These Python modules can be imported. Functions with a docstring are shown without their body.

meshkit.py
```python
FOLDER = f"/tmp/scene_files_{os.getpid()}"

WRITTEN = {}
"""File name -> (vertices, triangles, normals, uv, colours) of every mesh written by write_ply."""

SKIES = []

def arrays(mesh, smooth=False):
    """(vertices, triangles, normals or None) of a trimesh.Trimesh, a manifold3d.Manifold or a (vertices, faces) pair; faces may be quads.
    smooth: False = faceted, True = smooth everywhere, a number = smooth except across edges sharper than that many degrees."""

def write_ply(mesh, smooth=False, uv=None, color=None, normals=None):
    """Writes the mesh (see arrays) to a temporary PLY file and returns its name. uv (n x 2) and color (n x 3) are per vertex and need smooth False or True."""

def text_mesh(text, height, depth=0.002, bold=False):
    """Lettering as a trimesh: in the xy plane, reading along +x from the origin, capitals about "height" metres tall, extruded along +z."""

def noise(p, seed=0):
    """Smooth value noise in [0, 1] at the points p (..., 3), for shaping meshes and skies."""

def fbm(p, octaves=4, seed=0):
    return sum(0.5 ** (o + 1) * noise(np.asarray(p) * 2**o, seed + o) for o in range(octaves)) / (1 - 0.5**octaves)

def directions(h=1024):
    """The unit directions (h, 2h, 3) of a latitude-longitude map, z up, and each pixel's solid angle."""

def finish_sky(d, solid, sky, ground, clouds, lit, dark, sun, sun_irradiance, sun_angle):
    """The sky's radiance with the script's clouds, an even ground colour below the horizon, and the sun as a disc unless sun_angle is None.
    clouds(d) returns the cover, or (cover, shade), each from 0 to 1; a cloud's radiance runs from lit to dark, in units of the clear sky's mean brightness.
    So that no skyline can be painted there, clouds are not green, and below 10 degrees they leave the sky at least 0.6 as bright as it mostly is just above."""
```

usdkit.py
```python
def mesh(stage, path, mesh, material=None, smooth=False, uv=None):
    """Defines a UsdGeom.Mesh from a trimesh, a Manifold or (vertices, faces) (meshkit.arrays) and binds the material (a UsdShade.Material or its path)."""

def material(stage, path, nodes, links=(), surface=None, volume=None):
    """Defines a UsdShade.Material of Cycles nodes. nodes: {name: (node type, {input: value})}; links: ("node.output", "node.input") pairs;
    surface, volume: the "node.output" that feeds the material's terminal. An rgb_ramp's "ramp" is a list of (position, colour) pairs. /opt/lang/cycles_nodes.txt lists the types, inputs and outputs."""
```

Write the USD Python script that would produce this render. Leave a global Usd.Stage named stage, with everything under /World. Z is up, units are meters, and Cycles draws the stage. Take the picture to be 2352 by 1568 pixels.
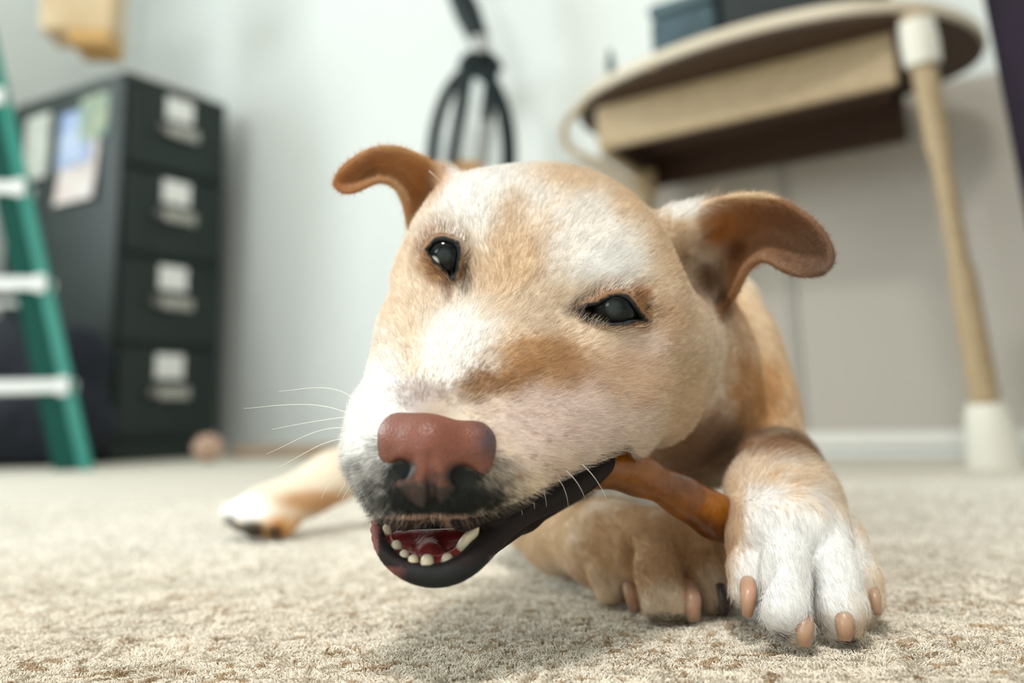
import math, random
import numpy as np
import trimesh
from scipy.spatial import cKDTree
from pxr import Usd, UsdGeom, UsdLux, UsdShade, Gf, Sdf, Vt
import usdkit, meshkit
from manifold3d import Manifold

random.seed(7)
RNG = np.random.default_rng(7)
stage = Usd.Stage.CreateInMemory()
UsdGeom.SetStageUpAxis(stage, 'Z')
UsdGeom.Xform.Define(stage, '/World')
UsdGeom.Scope.Define(stage, '/World/Looks')

# ---------------------------------------------------------------- camera, lights, exposure
F_PX, PY0 = 2150., 570.                      # focal length in pixels, principal point (lens shift)
PITCH, ROLL, H = math.radians(10.41), math.radians(1.44), .109
FW = np.array([0, math.cos(PITCH), math.sin(PITCH)])
_r0, _u0 = np.array([1., 0, 0]), np.array([0, -math.sin(PITCH), math.cos(PITCH)])
RT = math.cos(ROLL) * _r0 - math.sin(ROLL) * _u0
UP = math.sin(ROLL) * _r0 + math.cos(ROLL) * _u0
EYE = np.array([0, 0, H])
K = F_PX / 2287.

cam = UsdGeom.Camera.Define(stage, '/World/camera')
M = np.eye(4); M[0, :3], M[1, :3], M[2, :3], M[3, :3] = RT, UP, -FW, EYE
cam.AddTransformOp().Set(Gf.Matrix4d(M.tolist()))
cam.CreateHorizontalApertureAttr(36.0)
cam.CreateFocalLengthAttr(36.0 * F_PX / 2352)
cam.CreateVerticalApertureOffsetAttr(-(784 - PY0) / 2352 * 36.0)
cam.CreateFocusDistanceAttr(.452 * K)
cam.CreateFStopAttr(3.8)
cam.CreateClippingRangeAttr(Gf.Vec2f(.05, 100))
cam.CreateExposureAttr(0.0)

def light_at(l, pos, target):
    z = np.array(pos, float) - np.array(target, float); z /= np.linalg.norm(z)
    x = np.cross([0, 0, 1.], z); x = x / np.linalg.norm(x) if np.linalg.norm(x) > 1e-6 else np.array([1., 0, 0])
    y = np.cross(z, x); m = np.eye(4); m[0, :3], m[1, :3], m[2, :3], m[3, :3] = x, y, z, pos
    UsdGeom.Xformable(l).AddTransformOp().Set(Gf.Matrix4d(m.tolist()))

# room axes: wall_back runs along UB, wall_left along UA (towards the camera)
UB, UA = np.array([.805, -.593, 0]), np.array([-.593, -.805, 0])
CORNER = np.array([-1.77, 4.30, 0])
WIN_S, WIN_Z = (1.55, 3.25), (.85, 2.25)     # the window in wall_left: along UA, and in height
wc = CORNER + UA * (sum(WIN_S) / 2) + np.array([0, 0, sum(WIN_Z) / 2])
win = UsdLux.RectLight.Define(stage, '/World/window_daylight')
win.CreateWidthAttr(WIN_S[1] - WIN_S[0]); win.CreateHeightAttr(WIN_Z[1] - WIN_Z[0]); win.CreateIntensityAttr(13.0); win.CreateColorAttr(Gf.Vec3f(.88, .97, 1.0))
light_at(win, wc - np.array([UB[0], UB[1], 0]) * .09, wc + UB)
FRONT_Y, LAMP = -2.7, np.array([-.30, -.80, 2.50])
FILL_X, FILL_Z = (-4.0, -2.2), (.95, 2.25)   # fill light added as an unseen window in wall_front, behind the camera to the left
win2 = UsdLux.RectLight.Define(stage, '/World/front_fill_light')
win2.CreateWidthAttr(FILL_X[1] - FILL_X[0]); win2.CreateHeightAttr(FILL_Z[1] - FILL_Z[0]); win2.CreateIntensityAttr(13.0); win2.CreateColorAttr(Gf.Vec3f(.90, .98, 1.0))
light_at(win2, (sum(FILL_X) / 2, FRONT_Y - .09, sum(FILL_Z) / 2), (sum(FILL_X) / 2, 5, sum(FILL_Z) / 2))
lamp_light = UsdLux.DiskLight.Define(stage, '/World/ceiling_lamp/bulb_light'); lamp_light.CreateRadiusAttr(.24); lamp_light.CreateIntensityAttr(116.); lamp_light.CreateColorAttr(Gf.Vec3f(1., .98, .95))
UsdGeom.Xformable(lamp_light).AddTranslateOp().Set(Gf.Vec3d(0, 0, -.004))

# ---------------------------------------------------------------- helpers
def at(px, py, d):
    d = d * K
    return EYE + FW * d + RT * ((px - 1176) / F_PX * d) - UP * ((py - PY0) / F_PX * d)
def on_z(px, py, z=0.):
    v = at(px, py, 1) - EYE
    return EYE + v * ((z - H) / v[2])
def project(p):
    q = np.asarray(p, float) - EYE; d = q @ FW
    return 1176 + F_PX * (q @ RT) / d, PY0 - F_PX * (q @ UP) / d, d / K
def ppm(d): return d * K / F_PX              # metres per pixel at depth d

def unit(v): return v / np.linalg.norm(v)
USED = {}
def numbered(path):
    n = USED.get(path, -1) + 1; USED[path] = n
    return path if n == 0 else f'{path}_{n:03d}'
def setdata(p, label=None, cat=None, group=None, kind=None):
    for k, v in (('label', label), ('category', cat), ('group', group), ('kind', kind)):
        if v: p.SetCustomDataByKey(k, v)
def thing(name, label, cat, group=None, loc=(0, 0, 0), rotz=0.):
    x = UsdGeom.Xform.Define(stage, numbered('/World/' + name))
    x.AddTranslateOp().Set(Gf.Vec3d(*map(float, loc))); x.AddRotateZOp().Set(float(rotz))
    setdata(x.GetPrim(), label, cat, group); return x.GetPrim()
def obj(name, mesh, mat, parent=None, smooth=35, label=None, cat=None, group=None, kind=None):
    base = str(parent.GetPath()) if parent is not None else '/World'
    m = usdkit.mesh(stage, numbered(base + '/' + name), mesh, mat, smooth=smooth)
    setdata(m.GetPrim(), label, cat, group, kind); return m.GetPrim()
def struct(name, mesh, mat, smooth=False, parent=None):
    return obj(name, mesh, mat, parent, smooth, kind='structure' if parent is None else None)

LOOK = {}
def principled(name, color, rough=.5, metallic=0., spec=.5, vary=0., scale=8., bump=0., bscale=60., sss=0., sss_r=(1, .4, .2), coat=0., trans=0., color2=None, stretch=None):
    nodes = {'p': ('principled_bsdf', {'base_color': color, 'roughness': rough, 'metallic': metallic, 'specular_ior_level': spec, 'coat_weight': coat, 'transmission_weight': trans})}
    links = []
    if sss: nodes['p'][1].update(subsurface_weight=sss, subsurface_scale=.01, subsurface_radius=sss_r)
    if vary or color2 is not None:
        c2 = color2 if color2 is not None else tuple(c * (1 - vary) for c in color)
        nodes['t'] = ('texture_coordinate', {}); nodes['m'] = ('mapping', {'scale': stretch or (1, 1, 1)})
        nodes['n'] = ('noise_texture', {'scale': scale, 'detail': 4., 'roughness': .6})
        nodes['r'] = ('rgb_ramp', {'ramp': [(.3, c2), (.7, color)]})
        links += [('t.object', 'm.vector'), ('m.vector', 'n.vector'), ('n.fac', 'r.fac'), ('r.color', 'p.base_color')]
    if bump:
        nodes['bn'] = ('noise_texture', {'scale': bscale, 'detail': 3.}); nodes['b'] = ('bump', {'strength': bump, 'distance': .002})
        links += [('bn.fac', 'b.height'), ('b.normal', 'p.normal')]
        if 't' not in nodes: nodes['t'] = ('texture_coordinate', {})
        links.append(('t.object', 'bn.vector'))
    LOOK[name] = usdkit.material(stage, '/World/Looks/' + name, nodes, links, surface='p.BSDF'); return LOOK[name]

def box(lo, hi, bevel=.004):
    lo, hi = np.minimum(lo, hi).astype(float), np.maximum(lo, hi).astype(float)
    b = min(bevel, (hi - lo).min() * .3)
    pts = []
    for ax in range(3):
        l, h_ = lo + b, hi - b; l[ax], h_[ax] = lo[ax], hi[ax]
        pts += [[(l, h_)[i][0], (l, h_)[j][1], (l, h_)[k][2]] for i in (0, 1) for j in (0, 1) for k in (0, 1)]
    m = Manifold.hull_points(np.array(pts)).to_mesh()
    return trimesh.Trimesh(np.array(m.vert_properties[:, :3]), np.array(m.tri_verts), process=False)
def xf(m, R=None, t=(0, 0, 0)):
    m = m.copy(); v = np.asarray(m.vertices)
    if R is not None: v = v @ np.asarray(R).T
    m.vertices = v + np.asarray(t); return m
def axes_box(o, ax, ay, az, lo, hi, bevel=.004):
    """box in the frame of three unit axes at o"""
    return xf(box(lo, hi, bevel), np.stack([ax, ay, az], 1), o)
def cat(ms): return trimesh.util.concatenate(ms)
def spline(pts, n):
    pts = np.asarray(pts, float); t = np.r_[0, np.cumsum(np.linalg.norm(np.diff(pts, axis=0), axis=1))]; t /= t[-1]
    from scipy.interpolate import PchipInterpolator, CubicSpline
    return (CubicSpline if len(pts) > 3 else PchipInterpolator)(t, pts)(np.linspace(0, 1, n))
def tube(path, r, sides=12, caps=True, squash=None):
    """swept tube; r a number or one per point"""
    path = np.asarray(path, float); n = len(path); r = np.broadcast_to(r, n)
    T = np.gradient(path, axis=0); T /= np.linalg.norm(T, axis=1, keepdims=True)
    a = np.cross(T[0], [0, 0, 1.]); a = a if np.linalg.norm(a) > .05 else np.cross(T[0], [1., 0, 0]); a /= np.linalg.norm(a)
    V = []
    for i in range(n):
        a = a - T[i] * (a @ T[i]); a /= np.linalg.norm(a); b = np.cross(T[i], a)
        th = np.linspace(0, 2 * np.pi, sides, endpoint=False)
        V.append(path[i] + r[i] * (np.cos(th)[:, None] * a + np.sin(th)[:, None] * b * (squash or 1)))
    V = np.concatenate(V); Fc = []
    for i in range(n - 1):
        for j in range(sides):
            p, q = i * sides + j, i * sides + (j + 1) % sides
            Fc += [[p, q, q + sides], [p, q + sides, p + sides]]
    if caps:
        V = np.vstack([V, path[0], path[-1]]); c0, c1 = len(V) - 2, len(V) - 1
        for j in range(sides):
            Fc += [[c0, (j + 1) % sides, j], [c1, (n - 1) * sides + j, (n - 1) * sides + (j + 1) % sides]]
    return trimesh.Trimesh(V, np.array(Fc)[:, ::-1] if False else Fc, process=False)
def ring(c, ax, ay, R, r, n=64, sides=10):
    th = np.linspace(0, 2 * np.pi, n + 1)
    p = c + R * (np.cos(th)[:, None] * ax + np.sin(th)[:, None] * ay)
    nz = np.cross(ax, ay); V = []
    for i in range(n):
        rad = np.cos(th[i]) * ax + np.sin(th[i]) * ay
        ph = np.linspace(0, 2 * np.pi, sides, endpoint=False)
        V.append(p[i] + r * (np.cos(ph)[:, None] * rad + np.sin(ph)[:, None] * nz))
    V = np.concatenate(V); i, j = np.meshgrid(np.arange(n), np.arange(sides), indexing='ij')
    a, b = i * sides + j, i * sides + (j + 1) % sides; c_, d = (i + 1) % n * sides + (j + 1) % sides, (i + 1) % n * sides + j
    return trimesh.Trimesh(V, np.stack([a, d, c_, b], -1).reshape(-1, 4)[:, [0, 1, 2, 0, 2, 3]].reshape(-1, 3), process=False)
def plate(poly2, z0, z1, bevel=.003):
    """prism over a plan polygon (x, y) with a small chamfer"""
    from shapely.geometry import Polygon
    p = Polygon(poly2); q = p.buffer(-bevel)
    a = trimesh.creation.extrude_polygon(p, (z1 - z0) - 2 * bevel, engine='earcut'); a.apply_translation([0, 0, z0 + bevel])
    b = trimesh.creation.extrude_polygon(q, z1 - z0, engine='earcut'); b.apply_translation([0, 0, z0])
    return cat([a, b])

def curves(name, pts, counts, widths, mat, parent=None, colors=None, **data):
    base = str(parent.GetPath()) if parent is not None else '/World'
    c = UsdGeom.BasisCurves.Define(stage, numbered(base + '/' + name))
    c.CreateTypeAttr('linear'); c.CreateWrapAttr('nonperiodic')
    c.CreatePointsAttr(Vt.Vec3fArray.FromNumpy(np.ascontiguousarray(pts, np.float32)))
    c.CreateCurveVertexCountsAttr(Vt.IntArray.FromNumpy(np.ascontiguousarray(counts, np.int32)))
    c.CreateWidthsAttr(Vt.FloatArray.FromNumpy(np.ascontiguousarray(widths, np.float32))); c.SetWidthsInterpolation('vertex')
    if colors is not None:
        UsdGeom.PrimvarsAPI(c).CreatePrimvar('tint', Sdf.ValueTypeNames.Color3fArray, 'vertex').Set(Vt.Vec3fArray.FromNumpy(np.ascontiguousarray(colors, np.float32)))
    UsdShade.MaterialBindingAPI.Apply(c.GetPrim()).Bind(mat)
    setdata(c.GetPrim(), **data); return c.GetPrim()

# ---------------------------------------------------------------- implicit sculpting
class Field:
    """a signed distance field on a grid; shapes are blended in one by one, then meshed"""
    def __init__(s, lo, hi, h):
        s.lo, s.h = np.array(lo, float), h; s.n = np.ceil((np.array(hi) - lo) / h).astype(int) + 1
        s.D = np.full(s.n, .05, np.float32)
    def _sl(s, lo, hi):
        a = np.clip(np.floor((np.array(lo) - s.lo) / s.h).astype(int), 0, s.n); b = np.clip(np.ceil((np.array(hi) - s.lo) / s.h).astype(int) + 1, 0, s.n)
        if (b <= a).any(): return None, None
        g = [(s.lo[i] + s.h * np.arange(a[i], b[i])).astype(np.float32) for i in range(3)]
        return tuple(slice(x, y) for x, y in zip(a, b)), np.stack(np.meshgrid(*g, indexing='ij'), -1)
    def _mix(s, sl, d, k, sub):
        a = s.D[sl]
        if sub: a, d = -a, d
        hh = np.maximum(k - np.abs(a - d), 0) / k
        o = np.minimum(a, d) - hh * hh * k * .25
        s.D[sl] = -o if sub else o
    def cone(s, a, ra, b=None, rb=None, k=.01, sub=False):
        a = np.asarray(a, float); b = a if b is None else np.asarray(b, float); rb = ra if rb is None else rb
        m = max(ra, rb) + k * 1.2 + s.h * 2
        sl, X = s._sl(np.minimum(a, b) - m, np.maximum(a, b) + m)
        if sl is None: return
        ba, pa = (b - a).astype(np.float32), X - a.astype(np.float32); l2 = max(float(ba @ ba), 1e-12)
        t = np.clip(pa @ ba / l2, 0, 1)
        s._mix(sl, np.linalg.norm(pa - t[..., None] * ba, axis=-1) - (ra + (rb - ra) * t), k, sub)
    def chain(s, pts, k=.01, k2=None, sub=False):
        for i in range(len(pts) - 1):
            s.cone(pts[i][0], pts[i][1], pts[i + 1][0], pts[i + 1][1], k if i == 0 or k2 is None else k2, sub)
    def ell(s, c, r, R=np.eye(3), k=.01, sub=False):
        r = np.asarray(r, float); m = max(r) + k * 1.2 + s.h * 2
        sl, X = s._sl(c - m, c + m)
        if sl is None: return
        q = (X - np.asarray(c, np.float32)) @ np.asarray(R, np.float32)
        k0 = np.linalg.norm(q / r.astype(np.float32), axis=-1); k1 = np.linalg.norm(q / (r * r).astype(np.float32), axis=-1)
        s._mix(sl, k0 * (k0 - 1) / np.maximum(k1, 1e-6), k, sub)
    def cloud(s, pts, rad, k=.006, sub=False):
        """everything within rad of a dense cloud of points (a sheet)"""
        m = np.max(rad) + k * 1.2 + s.h * 2
        sl, X = s._sl(pts.min(0) - m, pts.max(0) + m)
        if sl is None: return
        d, i = cKDTree(pts).query(X.reshape(-1, 3), distance_upper_bound=m + .01)
        rr = np.broadcast_to(rad, len(pts)); i = np.minimum(i, len(pts) - 1)
        s._mix(sl, (np.minimum(d, .05) - rr[i]).reshape(X.shape[:3]).astype(np.float32), k, sub)
    def prism(s, poly, d0, t, k=.001, sub=True):
        """a picture outline at its own distance d0 with thickness 2t along the view depth (real units)"""
        poly = np.asarray(poly, float); c = np.array([at(x, y, d) for x, y in poly for d in (d0 - t / K, d0 + t / K)])
        sl, X = s._sl(c.min(0) - .004, c.max(0) + .004)
        if sl is None: return
        px, py, d = project(X); P = np.stack([px, py], -1)
        dist = np.full(px.shape, 1e9); inside = np.zeros(px.shape, bool)
        for (x0, y0), (x1, y1) in zip(poly, np.roll(poly, -1, 0)):
            e = np.array([x1 - x0, y1 - y0]); w = P - [x0, y0]; tt = np.clip(w @ e / (e @ e), 0, 1)
            dist = np.minimum(dist, np.linalg.norm(w - tt[..., None] * e, axis=-1))
            if y1 != y0: inside ^= ((y0 > py) != (y1 > py)) & (px < x0 + (py - y0) * (x1 - x0) / (y1 - y0))
        sd = np.where(inside, -dist, dist) * ppm(d0)
        s._mix(sl, np.maximum(sd, np.abs(d - d0) * K - t).astype(np.float32), k, sub)
    def mesh(s):
        """surface nets"""
        D, n = s.D, s.n; neg = D < 0
        cs = np.zeros(n - 1, np.int8)
        for i, j, k in np.ndindex(2, 2, 2): cs += neg[i:n[0] - 1 + i, j:n[1] - 1 + j, k:n[2] - 1 + k]
        idx = np.argwhere((cs > 0) & (cs < 8)); num = np.full(n - 1, -1, np.int32); num[tuple(idx.T)] = np.arange(len(idx))
        acc, w = np.zeros((len(idx), 3)), np.zeros(len(idx)); off = list(np.ndindex(2, 2, 2))
        val = {o: D[tuple((idx + o).T)].astype(float) for o in off}
        for a in off:
            for ax in range(3):
                if a[ax]: continue
                b = tuple(1 if q == ax else a[q] for q in range(3)); va, vb = val[a], val[b]; cr = (va < 0) != (vb < 0)
                t = np.where(cr, va / np.where(cr, va - vb, 1), 0); p = np.array(a, float) + np.zeros((len(idx), 3)); p[:, ax] += t
                acc[cr] += p[cr]; w[cr] += 1
        V = s.lo + s.h * (idx + acc / w[:, None]); Fc = []
        for ax in range(3):
            u, v = (ax + 1) % 3, (ax + 2) % 3
            a, b = [slice(None)] * 3, [slice(None)] * 3; a[ax], b[ax] = slice(0, n[ax] - 1), slice(1, n[ax])
            for x in (u, v): a[x] = b[x] = slice(1, n[x] - 1)
            na, nb = neg[tuple(a)], neg[tuple(b)]; e = np.argwhere(na != nb); flip = na[tuple(e.T)]
            e[:, u] += 1; e[:, v] += 1
            def cell(du, dv):
                q = e.copy(); q[:, u] -= du; q[:, v] -= dv; return num[tuple(q.T)]
            q = np.stack([cell(1, 1), cell(0, 1), cell(0, 0), cell(1, 0)], 1); q[~flip] = q[~flip][:, ::-1]; Fc.append(q)
        q = np.concatenate(Fc); q = q[(q >= 0).all(1)]
        return V, np.vstack([q[:, [0, 1, 2]], q[:, [0, 2, 3]]])


# ---------------------------------------------------------------- the room
wall_paint = principled('wall_paint', (.79, .82, .80), .7, spec=.2, bump=.15, bscale=90)
ceil_paint = principled('ceiling_paint', (.80, .80, .78), .8)
trim_white = principled('white_trim_paint', (.74, .73, .68), .4)
panel_shade_paint = principled('table_shade_paint', (.46, .42, .37), .6)  # grey that stands in for the shade under the table
carpet_base = principled('carpet_backing', (.72, .675, .59), .95, spec=.1, color2=(.64, .59, .50), scale=60, bump=.6, bscale=350)
E3 = np.eye(3)[2]
NB = np.array([-UB[1] * -1, -UB[0], 0]) if False else np.array([UB[1], -UB[0], 0])     # out of wall_back, into the room
NA = np.array([-UA[1], UA[0], 0])                                                      # out of wall_left, into the room
WH = 2.62
fl = [CORNER + UB * 7, CORNER, CORNER + UA * 9.5, CORNER + UA * 9.5 + UB * 7]
def slab(poly, z0, z1): 
    from shapely.geometry import Polygon
    m = trimesh.creation.extrude_polygon(Polygon([p[:2] for p in poly]), z1 - z0, engine='earcut'); m.apply_translation([0, 0, z0]); return m
struct('floor', slab(fl, -.06, 0.), carpet_base)
struct('ceiling', slab(fl, WH, WH + .08), ceil_paint)
struct('wall_back', axes_box(CORNER, UB, -NB, E3, (-.12, 0, 0), (7, .12, WH), .001), wall_paint)
ws0, ws1 = WIN_S; wz0, wz1 = WIN_Z
wl = [((0, 0, 0), (ws0, .12, WH)), ((ws1, 0, 0), (9.3, .12, WH)), ((ws0, 0, 0), (ws1, .12, wz0)), ((ws0, 0, wz1), (ws1, .12, WH))]
struct('wall_left', cat([axes_box(CORNER, UA, -NA, E3, a, b, .0005) for a, b in wl]), wall_paint)
w1 = thing('window_1', None, None); w1.SetCustomDataByKey('kind', 'structure')
fr = []
for a, b in (((ws0, -.015, wz0), (ws1, .06, wz0 + .05)), ((ws0, -.015, wz1 - .05), (ws1, .06, wz1)), ((ws0, -.015, wz0), (ws0 + .05, .06, wz1)), ((ws1 - .05, -.015, wz0), (ws1, .06, wz1)), (((ws0 + ws1) / 2 - .025, .0, wz0), ((ws0 + ws1) / 2 + .025, .05, wz1))):
    fr.append(axes_box(CORNER, UA, -NA, E3, a, b))
obj('window_frame', cat(fr), trim_white, w1, False)
obj('window_sill', axes_box(CORNER, UA, -NA, E3, (ws0 - .06, -.09, wz0 - .03), (ws1 + .06, .02, wz0)), trim_white, w1, False)
# skirting along wall_back stands a little off the floor and leaves a dark gap
struct('baseboard_back', axes_box(CORNER, UB, NB, E3, (1.9, .001, .022), (6.9, .016, .062), .003), trim_white)
struct('baseboard_left', axes_box(CORNER, UA, NA, E3, (.02, .001, .0), (8.5, .014, .08), .003), trim_white)
def wall_s(px, py):
    """where the picture ray meets wall_back: distance along it, height"""
    v = at(px, py, 1) - EYE; t = ((CORNER - EYE) @ NB) / (v @ NB); q = EYE + v * t - CORNER; return q @ UB, q[2]
s_seam = wall_s(1836, 850)[0]
struct('trim_1', axes_box(CORNER, UB, NB, E3, (s_seam - .014, .001, .062), (s_seam + .014, .012, .95), .003), principled('panel_batten_paint', (.36, .33, .30), .6))
struct('shade_panel_2', cat([axes_box(CORNER, UB, NB, E3, (2.35, .001, .062), (s_seam - .014, .008, .90), .003), axes_box(CORNER, UB, NB, E3, (s_seam + .014, .001, .062), (6.5, .008, .90), .003)]), panel_shade_paint)  # added panels, their colour carries the shade below the table

struct('wall_right', box((3.0, FRONT_Y, 0), (3.12, .76, WH), .0005), wall_paint)
x0, x1 = FILL_X; z0, z1 = FILL_Z; y0 = FRONT_Y
struct('wall_front', cat([box((-7.0, y0 - .12, 0), (x0, y0, WH), .0005), box((x1, y0 - .12, 0), (3.0, y0, WH), .0005), box((x0, y0 - .12, 0), (x1, y0, z0), .0005), box((x0, y0 - .12, z1), (x1, y0, WH), .0005)]), wall_paint)
w2 = thing('fill_window_2', None, None); w2.SetCustomDataByKey('kind', 'structure')  # unseen window added around the fill light
obj('window_frame', cat([box((x0, y0 - .06, z0), (x1, y0 + .015, z0 + .05)), box((x0, y0 - .06, z1 - .05), (x1, y0 + .015, z1)), box((x0, y0 - .06, z0), (x0 + .05, y0 + .015, z1)), box((x1 - .05, y0 - .06, z0), (x1, y0 + .015, z1)), box(((x0 + x1) / 2 - .02, y0 - .05, z0), ((x0 + x1) / 2 + .02, y0, z1))]), trim_white, w2, False)
lamp = thing('ceiling_lamp', 'round white ceiling lamp above the carpet', 'lamp', loc=LAMP)
obj('housing', trimesh.creation.revolve(np.array([[0, .0], [.25, .0], [.265, .02], [.265, .11], [.25, .119], [0, .119]]), sections=48), trim_white, lamp, 40)

# carpet pile: short tufts where the camera can tell them apart
pile_mat = usdkit.material(stage, '/World/Looks/carpet_pile', {'a': ('attribute', {'attribute': 'tint'}), 'p': ('principled_bsdf', {'roughness': .9, 'specular_ior_level': .1})}, [('a.color', 'p.base_color')], surface='p.BSDF')
def pile(n=240000):
    r = np.random.default_rng(5)
    d = 1 / r.uniform(1 / 1.5, 1 / .34, n)                       # denser close by
    p = np.stack([r.uniform(-.56, .62, n) * np.maximum(d, .34) , d + r.uniform(-.01, .01, n), np.zeros(n)], 1)
    tuft = meshkit.noise(p * [260, 260, 0], 2); big = meshkit.fbm(p * [22, 22, 0], 3, 4); mid = meshkit.noise(p * [210, 210, 0], 6) * .75 + meshkit.noise(p * [60, 60, 0], 16) * .25
    ln = (.0016 + .0020 * tuft) * (.75 + .5 * big) * (1 + np.clip(d - .6, 0, 1) * .6)
    th = meshkit.noise(p * [70, 70, 0], 8) * 4 * np.pi; lean = .25 + .45 * r.random(n)
    dirv = np.stack([np.cos(th) * lean + r.normal(0, .3, n), np.sin(th) * lean + r.normal(0, .3, n), np.ones(n)], 1); dirv /= np.linalg.norm(dirv, axis=1)[:, None]
    a = p; b = p + dirv * ln[:, None] * .6; c = b + (dirv * [1.5, 1.5, .5]) * ln[:, None] * .45
    pts = np.stack([a, b, c], 1).reshape(-1, 3)
    w = .00058 * (1 + np.clip(d - .45, 0, 1) * 1.3); wid = np.stack([w, w * .9, w * .35], 1).ravel()
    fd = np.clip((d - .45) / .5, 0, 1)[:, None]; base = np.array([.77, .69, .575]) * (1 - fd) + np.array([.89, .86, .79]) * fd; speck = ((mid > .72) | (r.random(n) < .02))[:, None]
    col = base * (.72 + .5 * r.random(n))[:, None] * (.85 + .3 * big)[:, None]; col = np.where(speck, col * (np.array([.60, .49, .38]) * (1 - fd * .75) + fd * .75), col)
    cols = np.stack([col * .8, col, np.minimum(col * 1.12, 1)], 1).reshape(-1, 3)
    return pts, np.full(n, 3), wid, cols
pp, pc, pw, pcol = pile()
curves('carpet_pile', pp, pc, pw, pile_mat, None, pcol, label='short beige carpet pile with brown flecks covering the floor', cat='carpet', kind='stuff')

# ---------------------------------------------------------------- filing cabinet
cab_paint = principled('dark_green_grey_enamel', (.013, .024, .021), .42, spec=.35, vary=.3, scale=5)
metal = principled('brushed_metal', (.42, .40, .36), .35, metallic=.8)
card_white = principled('label_card', (.86, .86, .83), .6)
c0 = on_z(240, 1064); CH = 1.40
tf, tl = on_z(284, 175, CH), on_z(520, 255, CH)
ax_f = tl - tf; ax_f[2] = 0; CW = .475; ax_f = unit_f = ax_f / np.linalg.norm(ax_f)
ax_s = np.array([-ax_f[1], ax_f[0], 0]); CD = .70
def cb(lo, hi, bevel=.004): return box(lo, hi, bevel)
cabinet = thing('filing_cabinet', 'tall dark green-grey metal filing cabinet with four labelled drawers', 'filing cabinet', loc=c0, rotz=math.degrees(math.atan2(ax_f[1], ax_f[0])))
# local frame: x along the drawer fronts, y into the cabinet
obj('body', cat([cb((0, .012, .0), (CW, CD, CH), .006), cb((0, 0, CH - .03), (CW, .02, CH), .004), cb((0, 0, 0), (CW, .02, .07), .004), cb((0, 0, 0), (.018, .02, CH), .004), cb((CW - .018, 0, 0), (CW, .02, CH), .004)]), cab_paint, cabinet)
for i in range(4):
    z0 = .085 + i * .325; z1 = z0 + .305
    dr = obj('drawer', cb((.022, -.012, z0), (CW - .022, .011, z1), .006), cab_paint, cabinet)
    zc = z0 + .20
    obj('label_card', cb((CW / 2 - .062, -.016, zc + .003), (CW / 2 + .062, -.011, zc + .092), .002), card_white, dr, label='white index card in the label holder')
    hp = [(-.058, -.012), (-.058, -.034), (.058, -.034), (.058, -.012)]
    obj('handle', cat([cb((CW / 2 - .065, -.045, zc - .070), (CW / 2 + .072, -.034, zc - .026), .004), cb((CW / 2 - .06, -.036, zc - .06), (CW / 2 - .045, -.011, zc - .036), .002), cb((CW / 2 + .05, -.036, zc - .06), (CW / 2 + .065, -.011, zc - .036), .002)]), metal, dr, label='bright metal pull handle')
    lt = trimesh.creation.cylinder(.018, .03, sections=20); lt.apply_transform(trimesh.transformations.rotation_matrix(math.pi / 2, [1, 0, 0])); lt.apply_translation([CW / 2 - .085, -.024, zc - .046])
    obj('thumb_latch', lt, principled('latch_metal_%d' % i, (.2, .19, .18), .4, metallic=.6), dr, label='round grey thumb latch')
RC = np.stack([ax_f, ax_s, E3], 1)
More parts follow.
